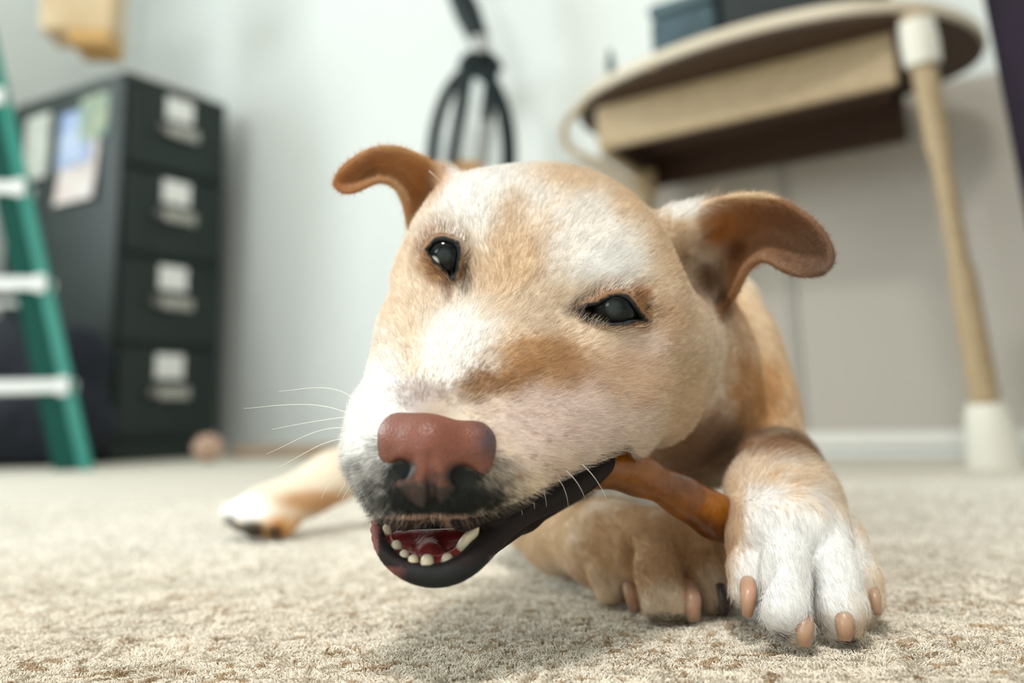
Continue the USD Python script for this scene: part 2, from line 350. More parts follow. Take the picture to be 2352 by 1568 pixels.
def side(u, v, w, h, name, label, color, color2, bend=.004):
    """a sheet of paper hung on the cabinet's left side; u into the depth, v height of its top"""
    g = np.linspace(0, 1, 9); y, z = np.meshgrid(u + w * g, v - h * g, indexing='ij'); x = -.003 - bend * (np.linspace(0, 1, 9)[None, :] ** 2) * np.ones((9, 1))
    P = np.stack([x, y, z], -1).reshape(-1, 3); Q = P.copy(); Q[:, 0] += .0012; n = 9; Fc = []
    for i in range(8):
        for j in range(8):
            a, b, c_, d = i * n + j, (i + 1) * n + j, (i + 1) * n + j + 1, i * n + j + 1
            Fc += [[a, b, c_], [a, c_, d], [a + 81, c_ + 81, b + 81], [a + 81, d + 81, c_ + 81]]
    m = trimesh.Trimesh(P if False else np.vstack([P, Q]) @ RC.T + c0, Fc, process=False)
    return obj(name, m, principled(name + '_%d' % len(LOOK), color, .5, color2=color2, scale=14), None, False, label, 'paper', None)
side(.08, 1.34, .17, .17, 'magnet_photo', 'yellowish green photo print at the top of the cabinet side', (.42, .42, .26), (.10, .22, .17))
side(.17, 1.30, .20, .22, 'postcard', 'blue and white postcard stuck on the cabinet side', (.50, .56, .66), (.16, .25, .48), .008)
side(.13, 1.18, .23, .24, 'torn_note', 'crumpled white and pink note hanging lowest on the cabinet side', (.66, .64, .62), (.55, .40, .34), .016)
side(.44, 1.33, .16, .26, 'index_sheet', 'pale grey sheet near the back edge of the cabinet side', (.55, .57, .50), (.36, .38, .34))
for k in range(4):
    m = xf(cb((.05 + .01 * k, .03 + .02 * k, CH + .0005 + k * .012), (CW - .01 - .012 * k, .30, CH + .0115 + k * .012), .002), RC, c0)
    obj('magazine', m, principled('magazine_cover_%d' % k, [(.55, .42, .36), (.62, .55, .46), (.50, .44, .40), (.66, .60, .52)][k], .5, vary=.2), None, False,
        ['lowest magazine of the pile on the filing cabinet, dull pink cover', 'second magazine from the bottom of the pile on the filing cabinet', 'third magazine up in the pile on the filing cabinet, greyish', 'topmost magazine on the filing cabinet, pale beige cover'][k], 'magazine')

# ---------------------------------------------------------------- step ladder
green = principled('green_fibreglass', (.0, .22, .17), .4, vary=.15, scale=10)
green_shaded = principled('green_fibreglass_shaded', (.0, .060, .045), .6, spec=.2)  # same fibreglass, darkened to carry the shade on inner faces
alu = principled('white_aluminium', (.78, .80, .80), .4)
ladder = thing('step_ladder', 'green fibreglass step ladder with white aluminium steps at the left edge', 'ladder')
foot, head = on_z(197, 1080, .0), at(-30, 60, 3.12)
dirv = head - foot; dirv = dirv / dirv[2]; topz = 1.75
sx = unit(np.array([-1., -.14, 0])); rt = unit(np.cross(sx, dirv)); rt = rt if rt[1] > 0 else -rt; up_l = unit(dirv)
STEPW = .62
RL = topz * np.linalg.norm(dirv)
for k in (0, 1):                                    # each front rail: a bright flange and a web turned inwards
    o, m1 = foot + sx * (STEPW * k), 1 - 2 * k
    obj('front_rail', axes_box(o, sx, rt, up_l, (-.020, 0, 0), (.020, .011, RL), .003), green, ladder, False)
    obj('rail_web', axes_box(o, sx, rt, up_l, (.021 * m1, .004, 0), (.088 * m1, .016, RL), .003), green_shaded, ladder, False, label='inner web of the rail, its shade put into a darker green')
for k in (0, 1):                                    # folded: the rear rails lie close behind the front ones
    o = foot + rt * .082 + sx * (STEPW * k + (.078 if k == 0 else -.078))
    obj('rear_rail', cat([axes_box(o, sx, rt, up_l, (-.036, 0, .03), (.030, .045, 1.70), .003)]), green_shaded, ladder, False)
rear, rdir = foot + rt * .10, dirv
for py in (875, 641, 422, 214):
    lo, hi = 0., topz
    for _ in range(40):
        mid = (lo + hi) / 2; lo, hi = (mid, hi) if project(foot + dirv * mid)[1] > py else (lo, mid)
    o = foot + dirv * lo
    obj('step', cat([axes_box(o, sx, np.array([-sx[1], sx[0], 0]) * -1, E3, (-.008, -.014, -.032), (STEPW + .008, .085, .006), .003), axes_box(o, sx, np.array([-sx[1], sx[0], 0]) * -1, E3, (-.012, -.018, -.040), (.02, .0, .012), .003)]), alu, ladder, False)
obj('top_cap', axes_box(foot + dirv * topz, sx, np.array([sx[1], -sx[0], 0]), E3, (-.04, -.06, -.04), (STEPW + .04, .2, .03), .01), alu, ladder, False)
for z in (.50, 1.10):
    a = rear + rdir * z; obj('rear_brace', tube([a + sx * .03, a + sx * (STEPW - .03)], .01), alu, ladder, 40)

# dark duffel bag behind the ladder
navy = principled('navy_canvas', (.008, .012, .024), .85, vary=.4, scale=14, bump=.4, bscale=160)
bag = thing('duffel_bag', 'dark navy canvas bag slumped on the carpet behind the green ladder', 'bag')
Bf = Field((-2.1, 2.6, -.001), (-1.2, 3.4, .62), .016)
bo, bx, by = np.array([-1.375, 2.93, 0]), unit(np.array([-1., .12, 0])), unit(np.array([.12, 1., 0]))
Bf.chain([(bo + by * .14 + bx * .10 + E3 * .14, .14), (bo + by * .14 + bx * .36 + E3 * .15, .15)], k=.05); Bf.chain([(bo + by * .17 + bx * .12 + E3 * .33, .13), (bo + by * .2 + bx * .36 + E3 * .36, .14)], k=.06)
Bv, Bfc = Bf.mesh(); Bv = Bv + (meshkit.fbm(Bv * 9, 3)[:, None] - .5) * .03 * [1, 1, .6]; Bv[:, 2] = np.maximum(Bv[:, 2], .002)
obj('body', trimesh.Trimesh(Bv, Bfc, process=False), navy, bag, True)
obj('carry_handle', tube(spline([bo + bx * .2 + by * .05 + E3 * .40, bo + bx * .3 + by * .0 + E3 * .54, bo + bx * .42 + by * .0 + E3 * .54, bo + bx * .5 + by * .05 + E3 * .42], 24), .012), navy, bag, True)

# ---------------------------------------------------------------- bicycle hung on the wall, front wheel down
rubber = principled('tyre_rubber', (.008, .016, .018), .8, spec=.2)
dark_paint = principled('bicycle_dark_paint', (.008, .016, .019), .45, spec=.3)
grey_alloy = principled('grey_alloy', (.36, .36, .35), .35, metallic=.6)
orange = principled('orange_hub', (.72, .32, .04), .4)
bike = thing('bicycle', 'dark bicycle hanging on the white wall, front wheel and fork pointing down', 'bicycle')
DB = 3.13
wc_ = at(1072, 384, DB); R_W = (384 - 150) * ppm(DB)
ew = unit(RT * .45 - FW * math.sqrt(1 - .2025)); eu = unit(UP - ew * (UP @ ew))
obj('tyre', ring(wc_, ew, eu, R_W - .022, .022), rubber, bike, True)
obj('rim', ring(wc_, ew, eu, R_W - .034, .007), dark_paint, bike, True)
nrm = np.cross(ew, eu); nrm = nrm if nrm @ RT > 0 else -nrm
obj('hub', tube([wc_ - nrm * .05, wc_ + nrm * .05], .018, 16), orange, bike, 40)
sp = []
for k in range(16):
    a = k * 2 * np.pi / 16; rdv = math.cos(a) * ew + math.sin(a) * eu; sp.append(tube([wc_ + nrm * .03 * (1 - 2 * (k % 2)), wc_ + rdv * (R_W - .036)], .0011, 4))
obj('spokes', cat(sp), grey_alloy, bike, True, kind='stuff')
crown = at(1104, 146, DB - .02)
for sgn in (-1, 1):
    o = wc_ + nrm * .052 * sgn
    cpos = crown + nrm * .042 * sgn
    leg = spline([cpos, cpos * .6 + o * .4, o], 14)
    obj('fork_leg', tube(leg[:8], np.linspace(.024, .021, 8)), dark_paint, bike, True)
    obj('fork_tip', tube(leg[7:], np.linspace(.021, .018, 7)), grey_alloy if sgn > 0 else dark_paint, bike, True)
obj('fork_crown', cat([tube(spline([crown - nrm * .052 - eu * .02, crown - nrm * .03 + eu * .012, crown + nrm * .03 + eu * .012, crown + nrm * .052 - eu * .02], 16), .026)]), dark_paint, bike, True)
t0 = at(1106, 125, DB - .02); t1 = at(1100, 88, DB - .01); t2 = at(1048, -30, DB + .05)
obj('steerer', tube([t0, t1], .031, 16), grey_alloy, bike, 40)
obj('head_tube', tube([t1, t1 * .5 + t2 * .5, t2], [.034, .043, .038], 16), dark_paint, bike, 40)
t3 = t2 + (t2 - t1) * 1.2; t3 = t3 + E3 * .2
obj('down_tube', tube([t2, t3], .02, 14), dark_paint, bike, 40)
obj('handlebar', tube(spline([t2 - nrm * .26 + E3 * .0, t2 - nrm * .1 + E3 * .05, t2 + nrm * .1 + E3 * .05, t2 + nrm * .26], 20) + E3 * .06, .013, 10), dark_paint, bike, True)
obj('wall_hook', tube(spline([t3, t3 + FW * .1, t3 + FW * .22], 8), .012), grey_alloy, bike, True)

# ---------------------------------------------------------------- table against the wall
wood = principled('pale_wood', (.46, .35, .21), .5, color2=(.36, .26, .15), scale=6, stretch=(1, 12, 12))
wood_dark_shade = principled('dark_wood_and_shade', (.060, .028, .015), .6, color2=(.038, .018, .010), scale=5, stretch=(1, 10, 10))  # dark wood of the underside, also painted shade on the aprons
cream = principled('cream_paint', (.72, .70, .62), .4)
table = thing('side_table', 'oval wooden table with pale apron and dark underside against the back wall', 'table')
ZA, ZT = .75, .868
aL, aR = on_z(1372, 345, ZA), on_z(2062, 190, ZA); rL, rR = on_z(1512, 440, ZA), on_z(2062, 334, ZA)
au = unit(aR - aL); an = unit(np.array([.42, .907, 0]))            # the ends run a little askew
LA = np.linalg.norm(aR - aL); DA = .46
def tb(lo, hi, bevel=.004, R=None): return axes_box(aL, au, an, E3, np.array(lo) - [0, 0, ZA], np.array(hi) - [0, 0, ZA], bevel)
edge = [(2262, 128), (2200, 60), (2100, 22), (2000, 30), (1850, 52), (1700, 88), (1600, 112), (1500, 148), (1400, 205), (1330, 245)]
pe = [on_z(x, y, ZT) for x, y in edge]
ctr = (aL + aR + rL + rR) / 4; lq = aL - au * .10 + an * .25
back = [lq, aL + au * .05 + an * (DA + .015), aL + au * .45 + an * (DA + .02), aR + an * (DA + .01) - au * .05, aR + au * .16 + an * DA * .8]
from scipy.interpolate import splprep, splev
P2 = np.array([p[:2] for p in pe + back]); P2 = np.vstack([P2, P2[:1]])
tck, _ = splprep(P2.T, s=.0015, per=True); oval = np.array(splev(np.linspace(0, 1, 90, endpoint=False), tck)).T
obj('tabletop', plate(oval, ZT + .003, ZT + .030, .004), principled('tabletop_wood', (.62, .54, .42), .45), table, False, label='pale tabletop with a thin light edge')
obj('underside', plate(ctr[:2] + (oval - ctr[:2]) * .985, ZT - .006, ZT + .0035, .001), wood_dark_shade, table, False, label='dark brown underside of the top')
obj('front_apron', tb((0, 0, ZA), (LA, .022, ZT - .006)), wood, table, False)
obj('side_apron', tb((0, .02, ZA + .012), (.022, DA, ZT - .006)), wood_dark_shade, table, False); obj('side_rail', tb((0, .02, ZA - .006), (.024, DA, ZA + .0115)), wood, table, False)  # side apron coloured dark for the shade on its inner face
obj('rear_apron', tb((0, DA - .022, ZA - .0), (LA, DA, ZT - .006)), wood_dark_shade, table, False, label='rear apron, its shade put into the dark wood')
obj('bottom_panel', tb((.022, .06, ZT - .035), (LA - .022, DA - .022, ZT - .02)), wood_dark_shade, table, False)
# legs: the near right one is turned, painted white at the top and at the foot
def turned(a, b, prof):
    n = len(prof); return tube([a + (b - a) * t for t, _ in prof], [r for _, r in prof], 18)
lt0 = on_z(2100, 34, ZT - .008); lt1 = on_z(2290, 1075)
prof = [(0, .030), (.10, .031), (.115, .024), (.30, .024), (.33, .020), (.55, .019), (.58, .025), (.85, .027), (.875, .028)]
obj('leg', turned(lt0, lt1, prof), wood, table, 40, label='pale turned wooden leg at the right end')
obj('leg_collar', turned(lt0 + (lt1 - lt0) * .015, lt0 + (lt1 - lt0) * .115, [(0, .033), (.5, .036), (1, .034)]), cream, table, 40, label='white collar at the top of the right leg')
obj('leg_foot', turned(lt0 + (lt1 - lt0) * .86, lt1, [(0, .032), (.15, .040), (.6, .048), (1, .050)]), cream, table, 40, label='white foot of the right leg')
o = aL + au * .02 + an * DA * .72; a = np.array([o[0], o[1], ZA + .02]); b = a - au * .02; b[2] = 0
obj('leg', turned(a, b, prof), wood, table, 40)
lp = [on_z(1500, 152, ZT), at(1400, 205, 2.45), at(1330, 250, 2.46), at(1294, 300, 2.47), at(1310, 342, 2.47), at(1350, 362, 2.46), at(1400, 392, 2.46), at(1512, 440, 2.5)]
obj('end_loop', tube(spline(lp, 50), .009, 10), wood, table, True, label='thin bent wooden loop at the left end')
# things on the table
black = principled('black_nylon', (.010, .016, .017), .7, vary=.3)
slate = principled('slate_blue_cloth', (.055, .10, .125), .7, vary=.5, scale=18)
tz = ZT + .031
p1 = on_z(1475, 100, tz); p2 = on_z(1600, 70, tz)
o = np.array([*on_z(1478, 112, tz)[:2], tz]) + an * .06
slate_box = thing('fabric_box', 'slate blue fabric storage box on the left part of the table', 'box')
obj('body', axes_box(o, au, an, E3, (0, 0, 0), (.16, .22, .095), .012), slate, slate_box, 40)
obj('lid', axes_box(o, au, an, E3, (-.004, -.004, .0955), (.164, .224, .125), .01), principled('slate_lid', (.09, .14, .16), .6), slate_box, 40)
bk = thing('black_case', 'black case lying on the table beside the slate blue box', 'case')
o2 = o + au * .172
obj('body', axes_box(o2, au, an, E3, (0, -.02, 0), (.34, .25, .20), .02), black, bk, 40)
obj('lid', axes_box(o2, au, an, E3, (.0, -.024, .201), (.34, .254, .25), .015), black, bk, 40)
obj('carry_handle', tube(spline([o2 + au * .1 - an * .02 + E3 * .15, o2 + au * .12 - an * .05 + E3 * .16, o2 + au * .22 - an * .05 + E3 * .16, o2 + au * .24 - an * .02 + E3 * .15], 16), .007), black, bk, True)
vp = on_z(1404, 178, tz)
vial = trimesh.creation.revolve(np.array([[0, 0], [.011, 0], [.011, .035], [.006, .055], [.004, .070], [0, .072]]), sections=24); vial.apply_translation([vp[0], vp[1], tz])
obj('dropper_bottle', vial, principled('dark_green_glass', (.03, .07, .07), .2), None, 40, 'tiny dark dropper bottle at the left tip of the table', 'bottle')

# ---------------------------------------------------------------- purple curtain at the right edge
purple = principled('dark_purple_cloth', (.022, .012, .032), .85, vary=.4, scale=20)
ca, cb_, cc_ = at(2256, -30, 1.62), at(2352, 440, 1.64), at(2440, 860, 1.66)
n, mrows = 60, 40; V = []
for i in range(mrows):
    t = i / (mrows - 1); base = ca + (cc_ - ca) * t
    for j in range(n):
        u = j / (n - 1); V.append(base + RT * u * .55 + FW * (.018 * math.sin(u * 34 + t) * (.4 + .6 * t) + .05 * u))
V = np.array(V); V2 = V + FW * .004
q = np.array([[i * n + j, i * n + j + 1, (i + 1) * n + j + 1, (i + 1) * n + j] for i in range(mrows - 1) for j in range(n - 1)])
Fq = np.vstack([q, q[:, ::-1] + len(V)]); 
obj('curtain', (np.vstack([V, V2]), Fq), purple, None, True, 'dark purple cloth hanging at the right edge of the picture', 'curtain')

# ---------------------------------------------------------------- small things at the wall
tan_wood = principled('honey_wood', (.74, .58, .38), .5, color2=(.64, .45, .24), scale=8)
pb = at(172, 66, 3.75)
wb = thing('wall_box', 'honey coloured wooden box mounted high on the left wall above the cabinet', 'box')
bx0 = unit(RT * .8 + FW * .1 - E3 * .0); bx0[2] = 0; bx0 = unit(bx0); by0 = np.array([-bx0[1], bx0[0], 0])
obj('body', axes_box(pb, bx0, by0, E3, (-.13, 0, 0), (.13, .2, .26), .006), tan_wood, wb, False)
obj('bottom_board', axes_box(pb, bx0, by0, E3, (-.02, -.01, -.055), (.125, .2, -.001), .006), principled('orange_wood', (.68, .40, .14), .5), wb, False)
pk = at(478, 1052, 3.18); pk[2] = .0
bl = trimesh.creation.icosphere(3, .05); bv = np.array(bl.vertices) * [1, .9, .85]; bv *= (1 + (meshkit.fbm(bv * 40, 3)[:, None] - .5) * .35); bv[:, 2] -= bv[:, 2].min(); bl.vertices = bv + pk
obj('paper_bag', bl, principled('pinkish_paper', (.60, .40, .30), .8, vary=.3, scale=20), None, 40, 'crumpled pinkish paper bag on the carpet at the foot of the cabinet', 'bag')
a, b = on_z(530, 1052, .0), on_z(800, 1050, .0); ub = unit(b - a)
obj('wooden_board', axes_box(a, ub, np.cross(E3, ub), E3, (0, 0, .001), (np.linalg.norm(b - a), .03, .045), .004), principled('reddish_board', (.52, .38, .27), .6, vary=.3), None, False, 'thin brownish board lying on the carpet along the wall', 'board')

# ---------------------------------------------------------------- the dog: one sculpted body
def C(px, py, d, r): return at(px, py, d), r * ppm(d)
def cam_dir(x, y, z): return RT * x - UP * y + FW * z      # right, down, away
HF, HL = unit(cam_dir(-.27, .25, -.93)), cam_dir(.93, .285, -.2)
HL = unit(HL - HF * (HL @ HF)); HU = np.cross(HF, HL); HU = HU if HU[2] > 0 else -HU
HEAD_R = np.stack([HF, HL, HU], 1)

A = Field((-.125, .285, -.003), (.235, .735, .315), .0016)
# skull and face
A.ell(at(1270, 594, .560), (.074, .066, .0515), HEAD_R, k=.01)
A.chain([C(1150, 560, .535, 150), C(1380, 620, .525, 150)], k=.02)               # forehead
A.chain([C(1075, 520, .525, 92), C(1030, 560, .525, 80)], k=.02)                 # far brow
A.chain([C(1360, 615, .503, 92), C(1455, 655, .510, 84)], k=.014)                # near brow
A.chain([C(1470, 740, .515, 110), C(1540, 760, .540, 95)], k=.02)                # near cheekbone
A.chain([C(1020, 660, .520, 78), C(985, 640, .54, 70)], k=.018)                  # far cheekbone
A.chain([C(1225, 690, .500, 120), C(1130, 790, .470, 105), C(1020, 930, .425, 92)], k=.02)   # bridge of the nose
A.chain([C(1270, 800, .500, 190), C(1130, 920, .462, 165), C(1010, 1040, .436, 135)], k=.02) # muzzle
A.chain([C(960, 860, .480, 75), C(893, 955, .445, 62), C(880, 1050, .428, 58), C(908, 1115, .42, 58)], k=.02)      # far lip
A.chain([C(1390, 940, .490, 95), C(1260, 990, .462, 105), C(1140, 1060, .432, 95), C(1060, 1120, .418, 70)], k=.02)  # near lip
A.chain([C(1000, 1140, .414, 48), C(960, 1145, .415, 46)], k=.02)
A.chain([C(1370, 990, .480, 45), C(1430, 1015, .495, 26)], k=.014)               # lip at the corner
A.chain([C(1490, 900, .540, 120), C(1420, 880, .515, 120)], k=.03)               # cheek
A.chain([C(1560, 800, .575, 90), C(1550, 900, .58, 90)], k=.02)
A.chain([C(1000, 680, .525, 78), C(965, 760, .50, 70), C(940, 860, .475, 72)], k=.02)  # far flank of the muzzle
# jowl and neck
A.chain([C(1470, 700, .62, 190), C(1520, 850, .66, 190), C(1500, 900, .78, 230)], k=.03)
A.chain([C(1600, 760, .61, 60), C(1570, 900, .62, 80), C(1520, 980, .63, 80)], k=.02)
A.cone(*C(1322, 712, .462, 52), k=.022, sub=True); A.cone(*C(1075, 640, .470, 40), k=.018, sub=True)      # inner corners of the eyes
A.cone(*C(1215, 610, .452, 60), k=.03, sub=True)                                                             # stop
# mouth opening
A.chain([C(920, 1200, .49, 42), C(1000, 1215, .50, 85), C(1150, 1130, .54, 100)], k=.01)
A.chain([C(985, 1250, .395, 55), C(1010, 1232, .44, 55), C(1150, 1170, .47, 40), C(1330, 1085, .49, 26)], k=.004, sub=True)
MOUTH_CUT = [(1010, 1199), (1137, 1183), (1205, 1145), (1280, 1106), (1351, 1069), (1436, 1030), (1462, 1050), (1400, 1130), (1300, 1240), (1150, 1310), (1010, 1240)]
A.prism(MOUTH_CUT, .462, .034, k=.004)
# lower jaw: lip rim, chin and floor
JAW = [(872, 1180, .450, 12), (866, 1212, .432, 13), (878, 1258, .418, 17), (918, 1300, .409, 21), (985, 1322, .404, 23), (1045, 1312, .405, 25), (1098, 1272, .412, 28), (1135, 1228, .424, 30), (1200, 1172, .443, 30), (1280, 1135, .460, 30), (1350, 1095, .478, 26), (1410, 1050, .497, 16)]
js = spline([j[:3] for j in JAW], 40); jr = np.interp(np.linspace(0, 1, 40), np.linspace(0, 1, len(JAW)), [j[3] for j in JAW])
jp = [C(x, y, d, r) for (x, y, d), r in zip(js, jr)]
A.chain(jp, k=.003)
A.chain([C(985, 1322, .425, 22), C(1075, 1282, .445, 28), C(1200, 1175, .50, 42), C(1330, 1095, .54, 46)], k=.006)
# eyes: sockets
EYE_N = [(1345, 703), (1372, 699), (1384, 690), (1400, 681), (1420, 677), (1439, 682), (1451, 693), (1461, 708), (1474, 724), (1484, 735), (1458, 735), (1434, 741), (1410, 744), (1381, 741), (1357, 733), (1340, 728), (1334, 712)]
EYE_F = [(979, 574), (992, 559), (1002, 551), (1018, 549), (1035, 554), (1050, 560), (1053, 585), (1050, 615), (1043, 640), (1036, 640), (1025, 622), (1012, 608), (999, 600), (990, 588)]
def depth_of(px, py, F=A):
    ds = np.linspace(.34, .75, 500); X = np.array([at(px, py, d) for d in ds]); i = np.round((X - F.lo) / F.h).astype(int)
    ok = ((i >= 0) & (i < F.n)).all(1); v = np.where(ok, F.D[tuple(np.clip(i, 0, F.n - 1).T)], 1)
    return ds[np.argmax(v < 0)] if (v < 0).any() else None
eyes = []
for poly, (cx, cy), name in ((EYE_N, (1412, 710), 'near'), (EYE_F, (1022, 588), 'far')):
    ds = [depth_of(x, y) for x, y in poly + [(cx, cy)]]; ds = [x for x in ds if x]
    d0 = float(np.median(ds)); r = .0118
    A.cone(at(cx, cy, d0 + .006 / K), r + .0016, k=.006)                          # lids over the ball
    loop = np.vstack([poly, poly[:1]]); L = []
    for (x0, y0), (x1, y1) in zip(loop[:-1], loop[1:]):
        for t in np.linspace(0, 1, 8, endpoint=False): L.append((x0 + (x1 - x0) * t, y0 + (y1 - y0) * t))
    rim = np.array([at(x, y, (depth_of(x, y) or d0)) for x, y in L])
    A.cloud(rim, .0016, k=.003)
    cc = np.mean(poly, 0); small = [tuple(cc + (np.array(p) - cc) * .90) for p in poly]
    A.prism(small, d0 - .012, .022, k=.0015)
    eyes.append((at(cx, cy, d0 + .0030 / K), r * .93, name))
# nose bed
A.ell(at(1003, 1020, .425), (.020, .026, .020), HEAD_R, k=.008)

# ears: curved leathers
def ear(top, bot, sag, thick, nu=60, nv=36):
    t, b = spline(top, nu), spline(bot, nu); P = []
    for i in range(nu):
        u = i / (nu - 1)
        for v in np.linspace(0, 1, nv):
            q = t[i] * (1 - v) + b[i] * v
            P.append(at(q[0], q[1], q[2] + sag * math.sin(math.pi * v) * math.sin(math.pi * min(1, .25 + u * .75))))
    return np.array(P)
EAR_N_T = [(1585, 492, .560), (1618, 470, .550), (1660, 457, .545), (1745, 449, .535), (1834, 484, .525), (1898, 549, .515), (1910, 590, .512), (1890, 622, .51)]
EAR_N_B = [(1640, 745, .580), (1672, 700, .565), (1692, 668, .555), (1714, 622, .545), (1753, 596, .53), (1795, 615, .52), (1850, 630, .515), (1890, 624, .51)]
EAR_F_T = [(1045, 430, .580), (1018, 394, .575), (981, 369, .57), (930, 346, .56), (879, 340, .55), (840, 351, .545), (804, 374, .54), (776, 405, .54), (771, 425, .54)]
EAR_F_B = [(965, 575, .585), (945, 540, .575), (937, 504, .57), (928, 462, .56), (905, 426, .555), (875, 415, .55), (845, 424, .545), (815, 437, .54), (785, 438, .54)]
A.cloud(ear(EAR_N_T, EAR_N_B, .035, 0), .0020, k=.008)
A.cloud(ear(EAR_F_T, EAR_F_B, .025, 0), .0019, k=.008)
A.chain([C(1560, 520, .56, 50), C(1605, 500, .565, 30)], k=.012)
A.chain([C(1055, 450, .575, 50), C(1030, 420, .58, 30)], k=.012)

# forelegs and paws
def paw(pts, k=.0035):
    for p in pts: A.chain([C(*q) for q in p], k=k)
# near paw (white)
A.chain([C(1770, 1076, .66, 74), C(1790, 1082, .585, 78), C(1795, 1130, .535, 88), C(1815, 1220, .505, 104)], k=.02)
A.chain([C(1750, 1150, .535, 62), C(1740, 1250, .505, 58)], k=.02)
A.chain([C(1860, 1170, .53, 58), C(1925, 1290, .515, 52)], k=.02)
paw([[(1738, 1215, .515, 54), (1722, 1300, .493, 46), (1716, 1355, .484, 38)],
     [(1806, 1200, .505, 54), (1802, 1300, .478, 56), (1806, 1400, .458, 56), (1830, 1440, .456, 40)],
     [(1885, 1200, .510, 54), (1918, 1310, .482, 54), (1936, 1400, .466, 52), (1938, 1435, .465, 42)],
     [(1935, 1230, .530, 50), (1988, 1330, .500, 36), (2004, 1385, .492, 28)]], .0025)
A.chain([C(1745, 1400, .53, 40), C(1960, 1420, .51, 45)], k=.008)
for q in ([(1750, 1215, .474, 7), (1757, 1300, .468, 13), (1750, 1380, .466, 15)], [(1858, 1240, .469, 8), (1868, 1330, .459, 15), (1884, 1460, .448, 18)], [(1955, 1255, .49, 6), (1978, 1330, .479, 11), (1996, 1410, .474, 13)]):
    A.chain([C(*p) for p in q], k=.005, sub=True)
# far paw (in the shade)
A.chain([C(1180, 1160, .76, 70), C(1290, 1225, .67, 72), C(1400, 1250, .60, 85), C(1480, 1260, .575, 90)], k=.02)
paw([[(1420, 1240, .592, 66), (1395, 1310, .577, 46), (1402, 1355, .572, 36)],
     [(1512, 1230, .575, 64), (1508, 1310, .545, 58), (1530, 1380, .528, 54), (1560, 1398, .527, 32)],
     [(1580, 1235, .580, 50), (1612, 1320, .555, 44), (1644, 1375, .545, 36)],
     [(1620, 1220, .605, 44), (1655, 1285, .585, 36), (1668, 1340, .575, 26)]], .0025)
A.chain([C(1430, 1360, .60, 35), C(1620, 1370, .58, 40)], k=.008)
for q in ([(1440, 1235, .558, 7), (1452, 1310, .547, 14), (1466, 1380, .542, 16)], [(1556, 1240, .552, 7), (1582, 1320, .537, 12), (1612, 1395, .532, 14)]):
    A.chain([C(*p) for p in q], k=.005, sub=True)
# shoulder, upper arm and chest
A.chain([C(1690, 690, .74, 46), C(1700, 800, .72, 66), C(1722, 930, .69, 80), C(1745, 1020, .68, 76)], k=.03)
A.chain([C(1600, 850, .75, 130), C(1560, 1000, .70, 120)], k=.03)
Va, Fa = A.mesh()
del A
# the rest of the body, behind
B = Field((-.42, .72, -.002), (.40, 1.55, .42), .004)
B.chain([C(1480, 800, .80, 250), C(1380, 800, 1.0, 270), C(1290, 850, 1.25, 240), C(1230, 900, 1.40, 190)], k=.05)
B.chain([C(1680, 700, .80, 50), C(1700, 900, .80, 75), C(1720, 1030, .77, 70)], k=.04)
B.chain([C(1600, 900, .80, 130), C(1540, 1020, .80, 110)], k=.03)
B.chain([C(1180, 1160, .76, 70), C(1250, 1080, .86, 80), C(1300, 1000, .95, 110)], k=.03)
B.chain([C(1200, 900, 1.3, 160), C(1080, 960, 1.22, 120), C(1000, 1000, 1.14, 85)], k=.05)         # thigh
B.chain([C(1000, 1000, 1.14, 80), C(860, 1060, 1.06, 56), C(760, 1098, 1.02, 44), C(660, 1150, .985, 40)], k=.03)   # hind leg
B.chain([C(700, 1140, 1.0, 44), C(610, 1165, .975, 48)], k=.02)
for q in ([(625, 1165, .965, 40), (555, 1190, .955, 30)], [(630, 1185, .955, 38), (585, 1208, .945, 27)], [(640, 1190, .96, 34), (628, 1212, .945, 25)], [(665, 1185, .97, 32), (655, 1210, .955, 22)], [(600, 1160, .98, 40), (530, 1180, .975, 26)]):
    B.chain([C(*p) for p in q], k=.008)
B.chain([C(1300, 1000, 1.35, 120), C(1400, 1050, 1.3, 70)], k=.03)
B.chain([C(1240, 900, 1.45, 60), C(1330, 960, 1.6, 35), C(1420, 1000, 1.62, 18)], k=.03)             # tail
Vb, Fb = B.mesh()
del B
Vd, Fd = np.vstack([Va, Vb]), np.vstack([Fa, Fb + len(Va)])

